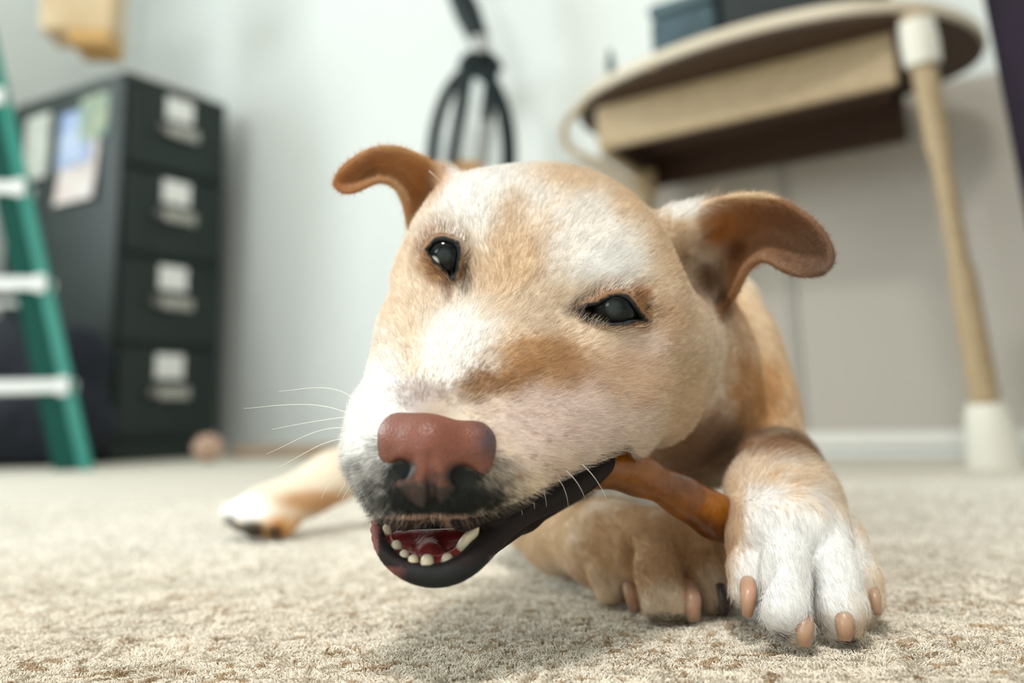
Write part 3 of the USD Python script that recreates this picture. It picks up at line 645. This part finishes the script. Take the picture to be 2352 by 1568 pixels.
# coat colours: fur markings, with some light and shade painted in
def srgb(r, g, b): return np.where(np.array([r, g, b]) / 255. < .04, np.array([r, g, b]) / 255. / 12.92, ((np.array([r, g, b]) / 255. + .055) / 1.055) ** 2.4)
CREAM, TAN, WHITE, ORANGE, BROWN, DARK = srgb(232, 220, 204), srgb(212, 185, 152), srgb(235, 234, 232), srgb(184, 130, 74), srgb(140, 94, 56), srgb(22, 24, 22)
PATCH = [  # px, py, d, rx, ry, colour, strength
    (1120, 470, .53, 190, 120, WHITE, .9), (1360, 560, .52, 130, 130, WHITE, .7), (1400, 620, .51, 90, 60, WHITE, .8), (1060, 800, .46, 110, 130, WHITE, .8),  # white fur, with forehead and muzzle highlights put into it
    (860, 1000, .44, 110, 230, WHITE, 1.), (1290, 960, .46, 210, 130, srgb(226, 208, 200), .9), (1480, 800, .53, 90, 60, srgb(232, 214, 204), .8),
    (1180, 560, .52, 70, 120, TAN, .8), (1140, 640, .5, 80, 60, TAN, .6), (1230, 820, .46, 120, 60, srgb(186, 142, 92), .85), (1130, 880, .44, 80, 40, srgb(150, 106, 62), .9), (1080, 900, .43, 40, 30, srgb(140, 100, 62), .7), (1290, 850, .47, 90, 55, srgb(190, 150, 108), .7), (1190, 850, .45, 60, 40, srgb(170, 124, 78), .6), (1440, 870, .52, 120, 75, srgb(212, 180, 150), .65), (1540, 740, .55, 60, 90, srgb(206, 172, 138), .7),
    (1300, 420, .58, 110, 40, TAN, .7), (1450, 480, .57, 70, 90, TAN, .8), (1530, 600, .56, 60, 130, TAN, .8), (1530, 900, .56, 110, 140, TAN, .8), (1580, 1000, .64, 140, 130, srgb(150, 104, 76), .7),  # tan fur; the chest brown paints the shade under the cheek
    (1750, 850, .70, 130, 330, TAN, .8), (1740, 920, .66, 80, 110, srgb(200, 146, 84), .7), (1660, 800, .66, 60, 160, ORANGE, .6),
    (1790, 1040, .60, 130, 60, BROWN, .9), (1800, 1110, .53, 90, 45, srgb(214, 178, 134), .5), (1830, 1290, .47, 190, 200, WHITE, 1.), (1680, 1180, .53, 30, 110, TAN, .9),
    (1500, 1290, .55, 220, 150, srgb(196, 160, 122), 1.), (1540, 1380, .52, 90, 50, srgb(226, 208, 184), .9), (1395, 1350, .57, 50, 50, srgb(218, 196, 168), .8), (1640, 1340, .55, 40, 50, srgb(222, 204, 178), .8), (1500, 1225, .57, 90, 30, srgb(206, 172, 134), .7), (1260, 1200, .66, 150, 100, TAN, 1.),
    (1420, 706, .50, 98, 58, ORANGE, .9), (1015, 592, .52, 58, 78, ORANGE, .85), (1322, 712, .495, 34, 20, srgb(80, 58, 44), .9), (1070, 645, .51, 16, 38, srgb(84, 62, 46), .9), (1028, 668, .51, 14, 30, srgb(110, 74, 44), .8),
    (1000, 1110, .41, 185, 110, srgb(84, 78, 70), .95), (1010, 1140, .40, 150, 62, srgb(36, 38, 34), 1.), (985, 925, .42, 70, 45, srgb(150, 128, 120), .6),
    (1226, 1050, .45, 9, 8, BROWN, .9), (1255, 1068, .45, 8, 7, BROWN, .8), (1195, 1095, .44, 8, 8, BROWN, .8), (1262, 1010, .455, 7, 8, BROWN, .7), (1300, 1000, .46, 7, 7, BROWN, .7), (1230, 995, .45, 7, 7, BROWN, .6),
    (560, 1170, .96, 70, 45, WHITE, 1.), (700, 1090, 1.0, 120, 70, srgb(232, 220, 200), .8), (720, 1150, 1.0, 90, 30, ORANGE, .8), (640, 1225, .95, 90, 40, srgb(200, 140, 70), .9)]
PATCH2 = [(1050, 1080, .415, 32, 26, DARK, 1.), (930, 1072, .415, 28, 24, DARK, 1.), (955, 905, .43, 62, 38, srgb(178, 164, 160), .7), (1000, 1191, .405, 125, 11, srgb(206, 168, 146), .95), (1560, 478, .57, 62, 30, WHITE, .9), (1640, 520, .55, 46, 52, srgb(196, 128, 48), .8), (1625, 640, .56, 34, 40, srgb(120, 76, 48), .8), (1662, 705, .565, 26, 42, srgb(110, 66, 30), .9), (1690, 575, .55, 30, 30, srgb(110, 66, 44), .7),  # shade of nostrils and ear folds, and the lit ear base, painted in
    (1730, 445, .54, 110, 14, srgb(236, 214, 180), .8), (1000, 440, .575, 40, 60, srgb(200, 140, 66), .6)]  # pale rim highlight painted along the near ear
PATCH += [(922, 1088, .41, 52, 34, DARK, 1.), (1068, 1100, .41, 56, 34, DARK, 1.), (990, 1150, .40, 150, 45, DARK, .9), (575, 1217, .95, 46, 26, DARK, .95), (530, 1205, .96, 18, 24, DARK, .8), (632, 1222, .95, 20, 20, DARK, .9), (1760, 1462, .47, 70, 14, DARK, .9), (1960, 1474, .47, 60, 10, DARK, .9), (1664, 1400, .52, 24, 34, DARK, .9), (1530, 1420, .53, 120, 12, DARK, .9), (1400, 1396, .56, 40, 10, DARK, .7)]  # nostril recesses painted dark; the paw spots are dark hair and pads
def coat(V):
    px, py, d = project(V); n = len(V)
    col = np.tile((CREAM * .6 + TAN * .4), (n, 1)); nz = meshkit.fbm(V * 130, 3, 3) - .5; nz2 = meshkit.fbm(V * 45, 3, 9) - .5; nz3 = meshkit.fbm(V * 420, 2, 12) - .5
    for x, y, dd, rx, ry, c, s in PATCH:
        q = np.sqrt(((px - x) / rx) ** 2 + ((py - y) / ry) ** 2 + (np.maximum(np.abs(d - dd) - .05, 0) / .03) ** 2) + (nz * .8 + nz2 * .55 + nz3 * .45) * (.3 if ry < 35 else 1)
        w = s * np.clip((1.15 - q) / .55, 0, 1); w = (w * w * (3 - 2 * w) if s >= 1 else w)[:, None]; col = col * (1 - w) + c * w
    # ears
    thin = np.zeros(n); fur = np.ones(n)
    ke = cKDTree(np.vstack([ear(EAR_N_T, EAR_N_B, .035, 0), ear(EAR_F_T, EAR_F_B, .025, 0)])); q, i = ke.query(V, distance_upper_bound=.012)
    u = (i % (60 * 36)) // 36 / 59.; is_ear = np.where(np.isfinite(q), np.clip((.008 - q) / .004, 0, 1), 0) * np.clip((u - .05) / .2, 0, 1)
    far = (px < 1200)[:, None]; uu = u[:, None]; m3 = lambda a, b, c: np.where(uu < .5, a + (b - a) * uu * 2, b + (c - b) * (uu - .5) * 2); ec = np.where(far, m3(srgb(196, 140, 74), srgb(196, 152, 104), srgb(168, 104, 44)), m3(srgb(190, 136, 76), srgb(150, 98, 58), srgb(84, 50, 28))); col = col * (1 - is_ear[:, None] * .9) + ec * is_ear[:, None] * .9
    for x, y, dd, rx, ry, c, s in PATCH2:
        q2 = np.sqrt(((px - x) / rx) ** 2 + ((py - y) / ry) ** 2 + (np.maximum(np.abs(d - dd) - .04, 0) / .03) ** 2) + nz * .3; w = (s * np.clip((1.15 - q2) / .55, 0, 1))[:, None]; col = col * (1 - w) + c * w
    thin = is_ear; fur = fur * (1 - .6 * is_ear)
    # skin without hair: lips, lids, nose bed
    js2 = spline([j[:3] for j in JAW], 600); jr2 = np.interp(np.linspace(0, 1, 600), np.linspace(0, 1, len(JAW)), [j[3] for j in JAW]); JP = np.array([at(*j) for j in js2]); JR = jr2 * ppm(js2[:, 2])
    jt = cKDTree(JP); q, i = jt.query(V, distance_upper_bound=.02)
    lip = np.where(np.isfinite(q), np.clip((JR[np.minimum(i, 599)] * 1.22 - q) / .001, 0, 1), 0) * np.clip((py - 1165 + (px - 880) * .16) / 14, 0, 1)
    pink = np.clip((935 - px) / 50 + nz * .8, 0, 1)[:, None]; lc = np.array([.010, .011, .011]) * (1 - pink) + np.array([.19, .06, .05]) * pink
    col = col * (1 - lip[:, None]) + lc * lip[:, None]; fur *= 1 - lip
    chin = np.clip((py - np.interp(px, [860, 880, 930, 1000, 1060, 1110, 1160, 1230, 1300, 1420], [1190, 1195, 1200, 1202, 1200, 1190, 1172, 1150, 1120, 1060])) / 5, 0, 1) * (d < .56) * (px > 850) * np.clip((1180 - px) / 60, 0, 1); chin = chin[:, None]; col = col * (1 - chin) + lc * chin; fur *= 1 - chin[:, 0]
    inside = (d < .53) & (px > 870) & (px < 1440) & (py > np.interp(px, [870, 1010, 1137, 1205, 1280, 1351, 1440], [1192, 1197, 1181, 1143, 1104, 1067, 1028])) & (py < np.interp(px, [870, 1080, 1160, 1240, 1340, 1440], [1300, 1300, 1262, 1215, 1172, 1090]))
    col[inside] = np.array([.010, .005, .005]); fur[inside] = 0
    for poly, dd in ((EYE_N, .50), (EYE_F, .515)):
        P = np.array(poly, float); P = np.vstack([P, P[:1]]); dist = np.full(n, 1e9)
        for a, b in zip(P[:-1], P[1:]):
            for t in (0, .33, .66): c = a + (b - a) * t; dist = np.minimum(dist, np.hypot(px - c[0], py - c[1]))
        w = np.clip((10.5 - dist + nz * 8) / 5, 0, 1) * (d < .56); w = w[:, None]; col = col * (1 - w) + np.array([.012, .013, .014]) * w; w2 = (np.clip((19 - dist + nz * 8) / 6, 0, 1) * (1 - w[:, 0]) * .8 * (d < .56))[:, None]; col = col * (1 - w2) + srgb(112, 72, 40) * w2; fur *= 1 - np.clip((12.5 - dist) / 4, 0, 1) * (d < .56)
    kn = cKDTree(np.array([at(1003, 1015, .415)])); q = kn.query(V)[0]; fur *= np.clip((q - .0178) / .003, 0, 1) * (1 - np.clip(1.3 - np.hypot((px - 922) / 42, (py - 1085) / 26), 0, 1)) * (1 - np.clip(1.3 - np.hypot((px - 1066) / 46, (py - 1095) / 26), 0, 1))
    return np.clip(col * (1 + nz[:, None] * .25), 0, .96), thin, fur
COL, THIN, FURW = coat(Vd)
usd_coat = usdkit.material(stage, '/World/Looks/dog_coat', {
    'a': ('attribute', {'attribute': 'tint'}), 'e': ('attribute', {'attribute': 'thin'}),
    'p': ('principled_bsdf', {'roughness': .7, 'specular_ior_level': .25}),
    't': ('translucent_bsdf', {}), 'm': ('mix_closure', {}), 'k': ('math', {'math_type': 'multiply', 'value2': .4}),
    'tc': ('texture_coordinate', {}), 'bn': ('noise_texture', {'scale': 900., 'detail': 2.}), 'b': ('bump', {'strength': .25, 'distance': .0006})},
    [('a.color', 'p.base_color'), ('a.color', 't.color'), ('p.BSDF', 'm.closure1'), ('t.BSDF', 'm.closure2'), ('e.fac', 'k.value1'), ('k.value', 'm.fac'),
     ('tc.object', 'bn.vector'), ('bn.fac', 'b.height'), ('b.normal', 'p.normal')], surface='m.closure')
dog = thing('dog', 'cream and tan short-haired dog lying on the carpet and chewing a stick', 'dog')
body = obj('body', trimesh.Trimesh(Vd, Fd, process=False), usd_coat, dog, smooth=True)
pv = UsdGeom.PrimvarsAPI(body)
pv.CreatePrimvar('tint', Sdf.ValueTypeNames.Color3fArray, 'vertex').Set(Vt.Vec3fArray.FromNumpy(COL.astype(np.float32)))
pv.CreatePrimvar('thin', Sdf.ValueTypeNames.FloatArray, 'vertex').Set(Vt.FloatArray.FromNumpy(THIN.astype(np.float32)))

# eyes: dark, with a grey window reflection painted on
eye_mat = usdkit.material(stage, '/World/Looks/eye', {'a': ('attribute', {'attribute': 'tint'}), 'p': ('principled_bsdf', {'roughness': .07, 'specular_ior_level': .16})}, [('a.color', 'p.base_color')], surface='p.BSDF')
for c, r, nm in eyes:
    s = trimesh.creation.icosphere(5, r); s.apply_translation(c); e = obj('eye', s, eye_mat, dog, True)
    reflection_at = c + unit(EYE - c + np.array([-.02, 0, .02])) * r; V = np.array(s.vertices); q = np.linalg.norm(V - reflection_at, axis=1)
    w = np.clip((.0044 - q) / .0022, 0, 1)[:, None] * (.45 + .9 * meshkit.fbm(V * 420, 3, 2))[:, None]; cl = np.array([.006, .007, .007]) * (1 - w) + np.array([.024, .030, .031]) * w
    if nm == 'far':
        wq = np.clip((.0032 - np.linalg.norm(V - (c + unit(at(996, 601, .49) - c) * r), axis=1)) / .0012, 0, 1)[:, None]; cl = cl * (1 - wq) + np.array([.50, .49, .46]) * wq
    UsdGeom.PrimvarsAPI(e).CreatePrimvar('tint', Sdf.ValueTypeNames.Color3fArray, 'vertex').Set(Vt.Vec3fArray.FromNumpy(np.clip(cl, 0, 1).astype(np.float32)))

# ---------------------------------------------------------------- nose, mouth, teeth, claws
def depthmesh(Vs): return project(Vs)[2]
N = Field(at(1003, 1020, .42) - .045, at(1003, 1020, .42) + .045, .0008)
N.ell(at(1003, 1005, .420), (.017, .0235, .0135), HEAD_R, k=.006)
N.chain([C(915, 1010, .410, 40), C(905, 1040, .411, 33)], k=.012)
N.chain([C(1090, 1020, .408, 46), C(1100, 1062, .409, 36)], k=.012)
N.chain([C(985, 1020, .402, 62), C(985, 1085, .402, 50), C(992, 1135, .409, 42)], k=.010)
N.chain([C(925, 1112, .4075, 30), C(985, 1128, .405, 32), C(1065, 1118, .4075, 32)], k=.006)
for q in ([(932, 1066, .392, 17), (915, 1080, .398, 18), (880, 1092, .408, 10)], [(1046, 1084, .390, 19), (1066, 1096, .396, 19), (1100, 1105, .408, 11)]):
    N.chain([C(*p) for p in q], k=.0035, sub=True)
N.chain([C(932, 1070, .405, 20), C(925, 1072, .42, 18)], k=.003, sub=True); N.chain([C(1050, 1088, .403, 22), C(1056, 1088, .42, 18)], k=.003, sub=True)
N.chain([C(988, 1050, .3895, 3), C(990, 1100, .3905, 6), C(993, 1165, .399, 8)], k=.004, sub=True)
Vn, Fn = N.mesh(); px, py, d = project(Vn)
nz = meshkit.fbm(Vn * 260, 3, 5); pebble = meshkit.noise(Vn * 1500, 2)
pinkn, purp, drk = np.array([.175, .056, .034]), np.array([.07, .045, .055]), np.array([.022, .018, .017])
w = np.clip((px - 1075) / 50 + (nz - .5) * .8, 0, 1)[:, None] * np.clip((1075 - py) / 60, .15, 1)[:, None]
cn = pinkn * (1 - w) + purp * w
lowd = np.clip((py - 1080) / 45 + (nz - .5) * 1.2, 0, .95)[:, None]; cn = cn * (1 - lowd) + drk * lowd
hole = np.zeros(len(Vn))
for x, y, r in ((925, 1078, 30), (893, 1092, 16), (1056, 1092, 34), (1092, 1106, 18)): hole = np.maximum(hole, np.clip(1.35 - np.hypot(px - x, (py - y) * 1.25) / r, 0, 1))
hole = np.clip(hole * 1.6, 0, 1)[:, None]; cn = cn * (1 - hole) + np.array([.006, .006, .006]) * hole  # shade of the nostril recesses put into the colour
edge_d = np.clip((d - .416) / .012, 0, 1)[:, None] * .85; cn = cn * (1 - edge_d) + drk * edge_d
cn *= (.8 + .4 * pebble)[:, None]
nose_mat = usdkit.material(stage, '/World/Looks/nose_skin', {'a': ('attribute', {'attribute': 'tint'}), 'p': ('principled_bsdf', {'roughness': .42, 'specular_ior_level': .45, 'subsurface_weight': .12, 'subsurface_scale': .004}),
    'tc': ('texture_coordinate', {}), 'v': ('voronoi_texture', {'scale': 900.}), 'b': ('bump', {'strength': .35, 'distance': .0006})},
    [('a.color', 'p.base_color'), ('tc.object', 'v.vector'), ('v.distance', 'b.height'), ('b.normal', 'p.normal')], surface='p.BSDF')
def tinted(name, V, Fc, colr, mat, label=None):
    p = obj(name, trimesh.Trimesh(V, Fc, process=False), mat, dog, True, label)
    UsdGeom.PrimvarsAPI(p).CreatePrimvar('tint', Sdf.ValueTypeNames.Color3fArray, 'vertex').Set(Vt.Vec3fArray.FromNumpy(np.clip(colr, 0, 1).astype(np.float32))); return p
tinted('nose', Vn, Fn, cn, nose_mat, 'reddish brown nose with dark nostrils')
del N
wet = usdkit.material(stage, '/World/Looks/wet_gum', {'a': ('attribute', {'attribute': 'tint'}), 'p': ('principled_bsdf', {'roughness': .32, 'specular_ior_level': .35, 'subsurface_weight': .2, 'subsurface_scale': .004}),
    'tc': ('texture_coordinate', {}), 'n': ('noise_texture', {'scale': 350.}), 'b': ('bump', {'strength': .5, 'distance': .001})}, [('a.color', 'p.base_color'), ('tc.object', 'n.vector'), ('n.fac', 'b.height'), ('b.normal', 'p.normal')], surface='p.BSDF')
G = Field(at(985, 1240, .44) - .05, at(985, 1240, .44) + .05, .0011)
GUM = [(872, 1200, .450, 13), (880, 1232, .434, 15), (903, 1266, .422, 16), (943, 1288, .415, 16), (985, 1297, .411, 17), (1030, 1290, .413, 17), (1068, 1264, .420, 18), (1090, 1236, .432, 16), (1130, 1200, .455, 14)]
G.chain([C(*g) for g in GUM], k=.003); G.chain([C(985, 1280, .43, 38), C(985, 1285, .47, 40)], k=.008); G.chain([C(920, 1245, .445, 26), C(1060, 1240, .445, 28)], k=.006)
Vg, Fg = G.mesh(); gn = meshkit.fbm(Vg * 220, 3, 4)[:, None]; gx, gy, gd = project(Vg)
cg = np.array([.20, .032, .032]) * (.6 + .8 * gn); dk = np.clip((gd - .425) / .025, 0, .95)[:, None]; cg = cg * (1 - dk) + np.array([.035, .006, .007]) * dk
lt_ = np.clip((895 - gx) / 25, 0, 1)[:, None]; cg = cg * (1 - lt_) + np.array([.55, .16, .13]) * lt_
tinted('lower_gum', Vg, Fg, cg, wet, 'wet red gum of the lower jaw'); del G
ivory = principled('tooth_ivory', (.66, .54, .36), .3, vary=.15, scale=300, sss=.2)
def tooth(base, tip, r0, lab=None):
    m = tube(spline([base, base * .65 + tip * .35, base * .3 + tip * .7, tip], 9), np.array(([.95, 1., 1.02, 1., .97, .92, .84, .70, .40] if lab is None else [.95, 1., 1.02, .98, .9, .80, .66, .48, .2])) * r0, 14); obj('tooth', m, ivory, dog, True, lab)
for x, y, d_, rr, dx, dy in ((888, 1228, .431, 10, -1, -18), (911, 1262, .421, 11, -1, -16), (929, 1282, .414, 10, -1, -14), (950, 1294, .410, 11, -1, -15), (981, 1298, .408, 13, 0, -20), (1027, 1293, .411, 12, 2, -17)):
    tooth(at(x, y + 2, d_ - .003), at(x + dx, y + dy - 5, d_ - .001), rr * 1.2 * ppm(d_))
tooth(at(1062, 1262, .418), at(1098, 1207, .415), 18 * ppm(.418), 'long pale canine tooth')
claw_m = usdkit.material(stage, '/World/Looks/claw', {'p': ('principled_bsdf', {'base_color': (.46, .27, .18), 'roughness': .35, 'subsurface_weight': .3, 'subsurface_scale': .003})}, [], surface='p.BSDF')
claw_d = principled('dark_claw', (.05, .04, .04), .35)
def claw(a, b, c, r, m=claw_m, lab=None):
    a, b, c = (a[0], a[1], a[2] + .008), (b[0], b[1], b[2] + .0082), (c[0], c[1], c[2] + .0055)
    p = spline([at(*a), at(*b), at(*c)], 10); w = ppm(a[2]) * r; obj('claw', tube(p, np.array([1, 1, 1, 1, .98, .94, .89, .83, .75, .58]) * w, 14), m, dog, True, lab)
claw((1716, 1330, .482), (1718, 1378, .459), (1717, 1412, .462), 19)
claw((1838, 1405, .462), (1846, 1448, .439), (1847, 1481, .441), 24)
claw((1936, 1388, .470), (1940, 1432, .447), (1941, 1467, .449), 25)
claw((2000, 1345, .492), (2011, 1380, .478), (2014, 1411, .479), 14)
claw((1440, 1325, .568), (1452, 1368, .549), (1460, 1402, .551), 20)
claw((1578, 1352, .530), (1589, 1392, .512), (1592, 1423, .514), 24)
claw((1652, 1345, .535), (1660, 1380, .530), (1664, 1410, .534), 14, claw_d, 'dark claw')

# ---------------------------------------------------------------- chew stick
amber = usdkit.material(stage, '/World/Looks/chew_amber', {'p': ('principled_bsdf', {'roughness': .27, 'specular_ior_level': .5, 'subsurface_weight': .06, 'subsurface_scale': .004, 'subsurface_radius': (1, .4, .1), 'coat_weight': .12, 'coat_roughness': .15}),
    'tc': ('texture_coordinate', {}), 'n': ('noise_texture', {'scale': 70., 'detail': 4.}), 'r': ('rgb_ramp', {'ramp': [(.3, (.105, .026, .0006)), (.7, (.28, .088, .002))]}), 'n2': ('noise_texture', {'scale': 260.}), 'b': ('bump', {'strength': .5, 'distance': .0012})},
    [('tc.object', 'n.vector'), ('n.fac', 'r.fac'), ('r.color', 'p.base_color'), ('tc.object', 'n2.vector'), ('n2.fac', 'b.height'), ('b.normal', 'p.normal')], surface='p.BSDF')
sp_ = spline([at(1330, 1070, .505), at(1400, 1070, .500), (at(1470, 1090, .505)), at(1560, 1136, .515), at(1640, 1184, .525), at(1720, 1225, .54)], 60)
sr = 49 * ppm(.51) * (1 + .09 * np.sin(np.linspace(0, 11, 60)) + .05 * np.sin(np.linspace(0, 27, 60)))
obj('chew_stick', tube(sp_, sr, 24), amber, None, True, 'amber brown rawhide stick between the dog\'s teeth and front paws', 'dog chew')

# ---------------------------------------------------------------- whiskers and fur
hair_mat = usdkit.material(stage, '/World/Looks/dog_hair', {'a': ('attribute', {'attribute': 'tint'}), 'p': ('principled_bsdf', {'roughness': .6, 'specular_ior_level': .3}), 't': ('translucent_bsdf', {}), 'm': ('mix_closure', {'fac': .25})},
    [('a.color', 'p.base_color'), ('a.color', 't.color'), ('p.BSDF', 'm.closure1'), ('t.BSDF', 'm.closure2')], surface='m.closure')
W = [[(808, 953), (732, 931), (647, 930), (560, 938)], [(805, 956), (732, 966), (625, 986)], [(800, 984), (737, 988), (670, 1015), (612, 1042)], [(797, 1008), (759, 1013), (696, 1042), (638, 1073)], [(812, 915), (759, 892), (700, 892), (640, 898)],
     [(812, 1092), (790, 1115), (775, 1142)], [(818, 1100), (800, 1122), (785, 1150)], [(806, 1080), (770, 1098), (738, 1145)],
     [(1226, 1095), (1248, 1125), (1255, 1163)], [(1269, 1088), (1295, 1120), (1305, 1163)], [(1337, 1066), (1368, 1100), (1394, 1148)], [(1205, 1110), (1222, 1140), (1228, 1168)], [(1180, 1135), (1195, 1160), (1200, 1185)], [(1300, 1080), (1330, 1115), (1345, 1150)],
     [(1440, 600), (1470, 594), (1505, 604)], [(985, 392), (1005, 410), (1030, 440)], [(1152, 1150), (1162, 1172), (1165, 1195)]]
wp, wcn, ww = [], [], []
for w_ in W:
    d0 = .435 if w_[0][0] < 900 else (.425 if w_[0][1] > 1000 else .515); w3 = spline([at(x, y, d0 + .004 * i) for i, (x, y) in enumerate(w_)], 14)
    wp.append(w3); wcn.append(14); ww.append(np.linspace(.00034, .00010, 14))
curves('whiskers', np.concatenate(wp), wcn, np.concatenate(ww), hair_mat, dog, np.tile([.85, .82, .76], (14 * len(W), 1)), kind='stuff')
def groom(n=210000):
    r = np.random.default_rng(11); T = Vd[Fd]; nrm_ = np.cross(T[:, 1] - T[:, 0], T[:, 2] - T[:, 0]); ar = np.linalg.norm(nrm_, axis=1) / 2; nh = nrm_ / np.maximum(2 * ar[:, None], 1e-12)
    cen = T.mean(1); cx, cy, cd = project(cen); fw_ = FURW[Fd].mean(1); toward = -(nh * unit(cen - EYE) if False else nh * ((cen - EYE) / np.linalg.norm(cen - EYE, axis=1)[:, None])).sum(1)
    wgt = ar * (fw_ > .3) * (toward > -.35) * np.clip((.78 - cd) / .2, .0, 1) * np.where(cd < .56, 1, .5); wgt /= wgt.sum()
    f = r.choice(len(Fd), n, p=wgt); b = r.random((n, 2)); fl_ = b.sum(1) > 1; b[fl_] = 1 - b[fl_]
    A0, A1, A2 = (Fd[f, i] for i in range(3)); p = Vd[A0] * (1 - b.sum(1))[:, None] + Vd[A1] * b[:, :1] + Vd[A2] * b[:, 1:]; col = COL[A0]; nn = nh[f]
    px, py, d = project(p); nose_p = at(1000, 960, .40)
    flow = p - nose_p + HU * .01; flow /= np.linalg.norm(flow, axis=1)[:, None]
    pawd = unit(np.array([0, -1., -.45])); wpaw = np.clip((py - 1120) / 60, 0, 1) * np.clip((px - 1250) / 60, 0, 1) * (d > .44); bodyd = unit(np.array([.2, .2, -1.])); wb_ = np.clip((d - .60) / .05, 0, 1)
    flow = flow * (1 - wpaw[:, None]) + pawd * wpaw[:, None]; flow = flow * (1 - wb_[:, None]) + bodyd * wb_[:, None]
    flow += (meshkit.noise(p * 90, 1)[:, None] - .5) * .5 * np.cross(nn, flow) + r.normal(0, .14, (n, 3)); flow -= nn * (flow * nn).sum(1)[:, None]; flow /= np.maximum(np.linalg.norm(flow, axis=1), 1e-6)[:, None]
    muzz = np.clip(1 - np.linalg.norm(p - nose_p, axis=1) / .07, 0, 1); ln = (.0075 - .0038 * muzz) * (.6 + .7 * r.random(n)) * np.where(fw_[f] < .6, .5, 1) * (1 - wpaw * .30)
    lift = (.20 + .22 * r.random(n))[:, None]
    q1 = p + (flow * .9 + nn * lift) * ln[:, None] * .45; q2 = q1 + (flow + nn * lift * .35 - [0, 0, .06]) * ln[:, None] * .5
    pts = np.stack([p - nn * .0003, q1, q2], 1).reshape(-1, 3); w = (.000085 + .00003 * r.random(n)) * np.where(d > .6, 1.6, 1.); wid = np.stack([w, w * .8, w * .2], 1).ravel()
    v = (.80 + .42 * r.random(n))[:, None]; dark = (r.random(n) < .02)[:, None]; c = np.clip(coat(p + r.normal(0, .0022, (n, 3)) - flow * .002)[0] * v, 0, 1); c = np.where(dark, c * [.62, .5, .38], c)
    return pts, np.full(n, 3), wid, np.repeat(c, 3, 0)
fp, fc, fwid, fcol = groom()
curves('fur', fp, fc, fwid, hair_mat, dog, fcol, kind='stuff')
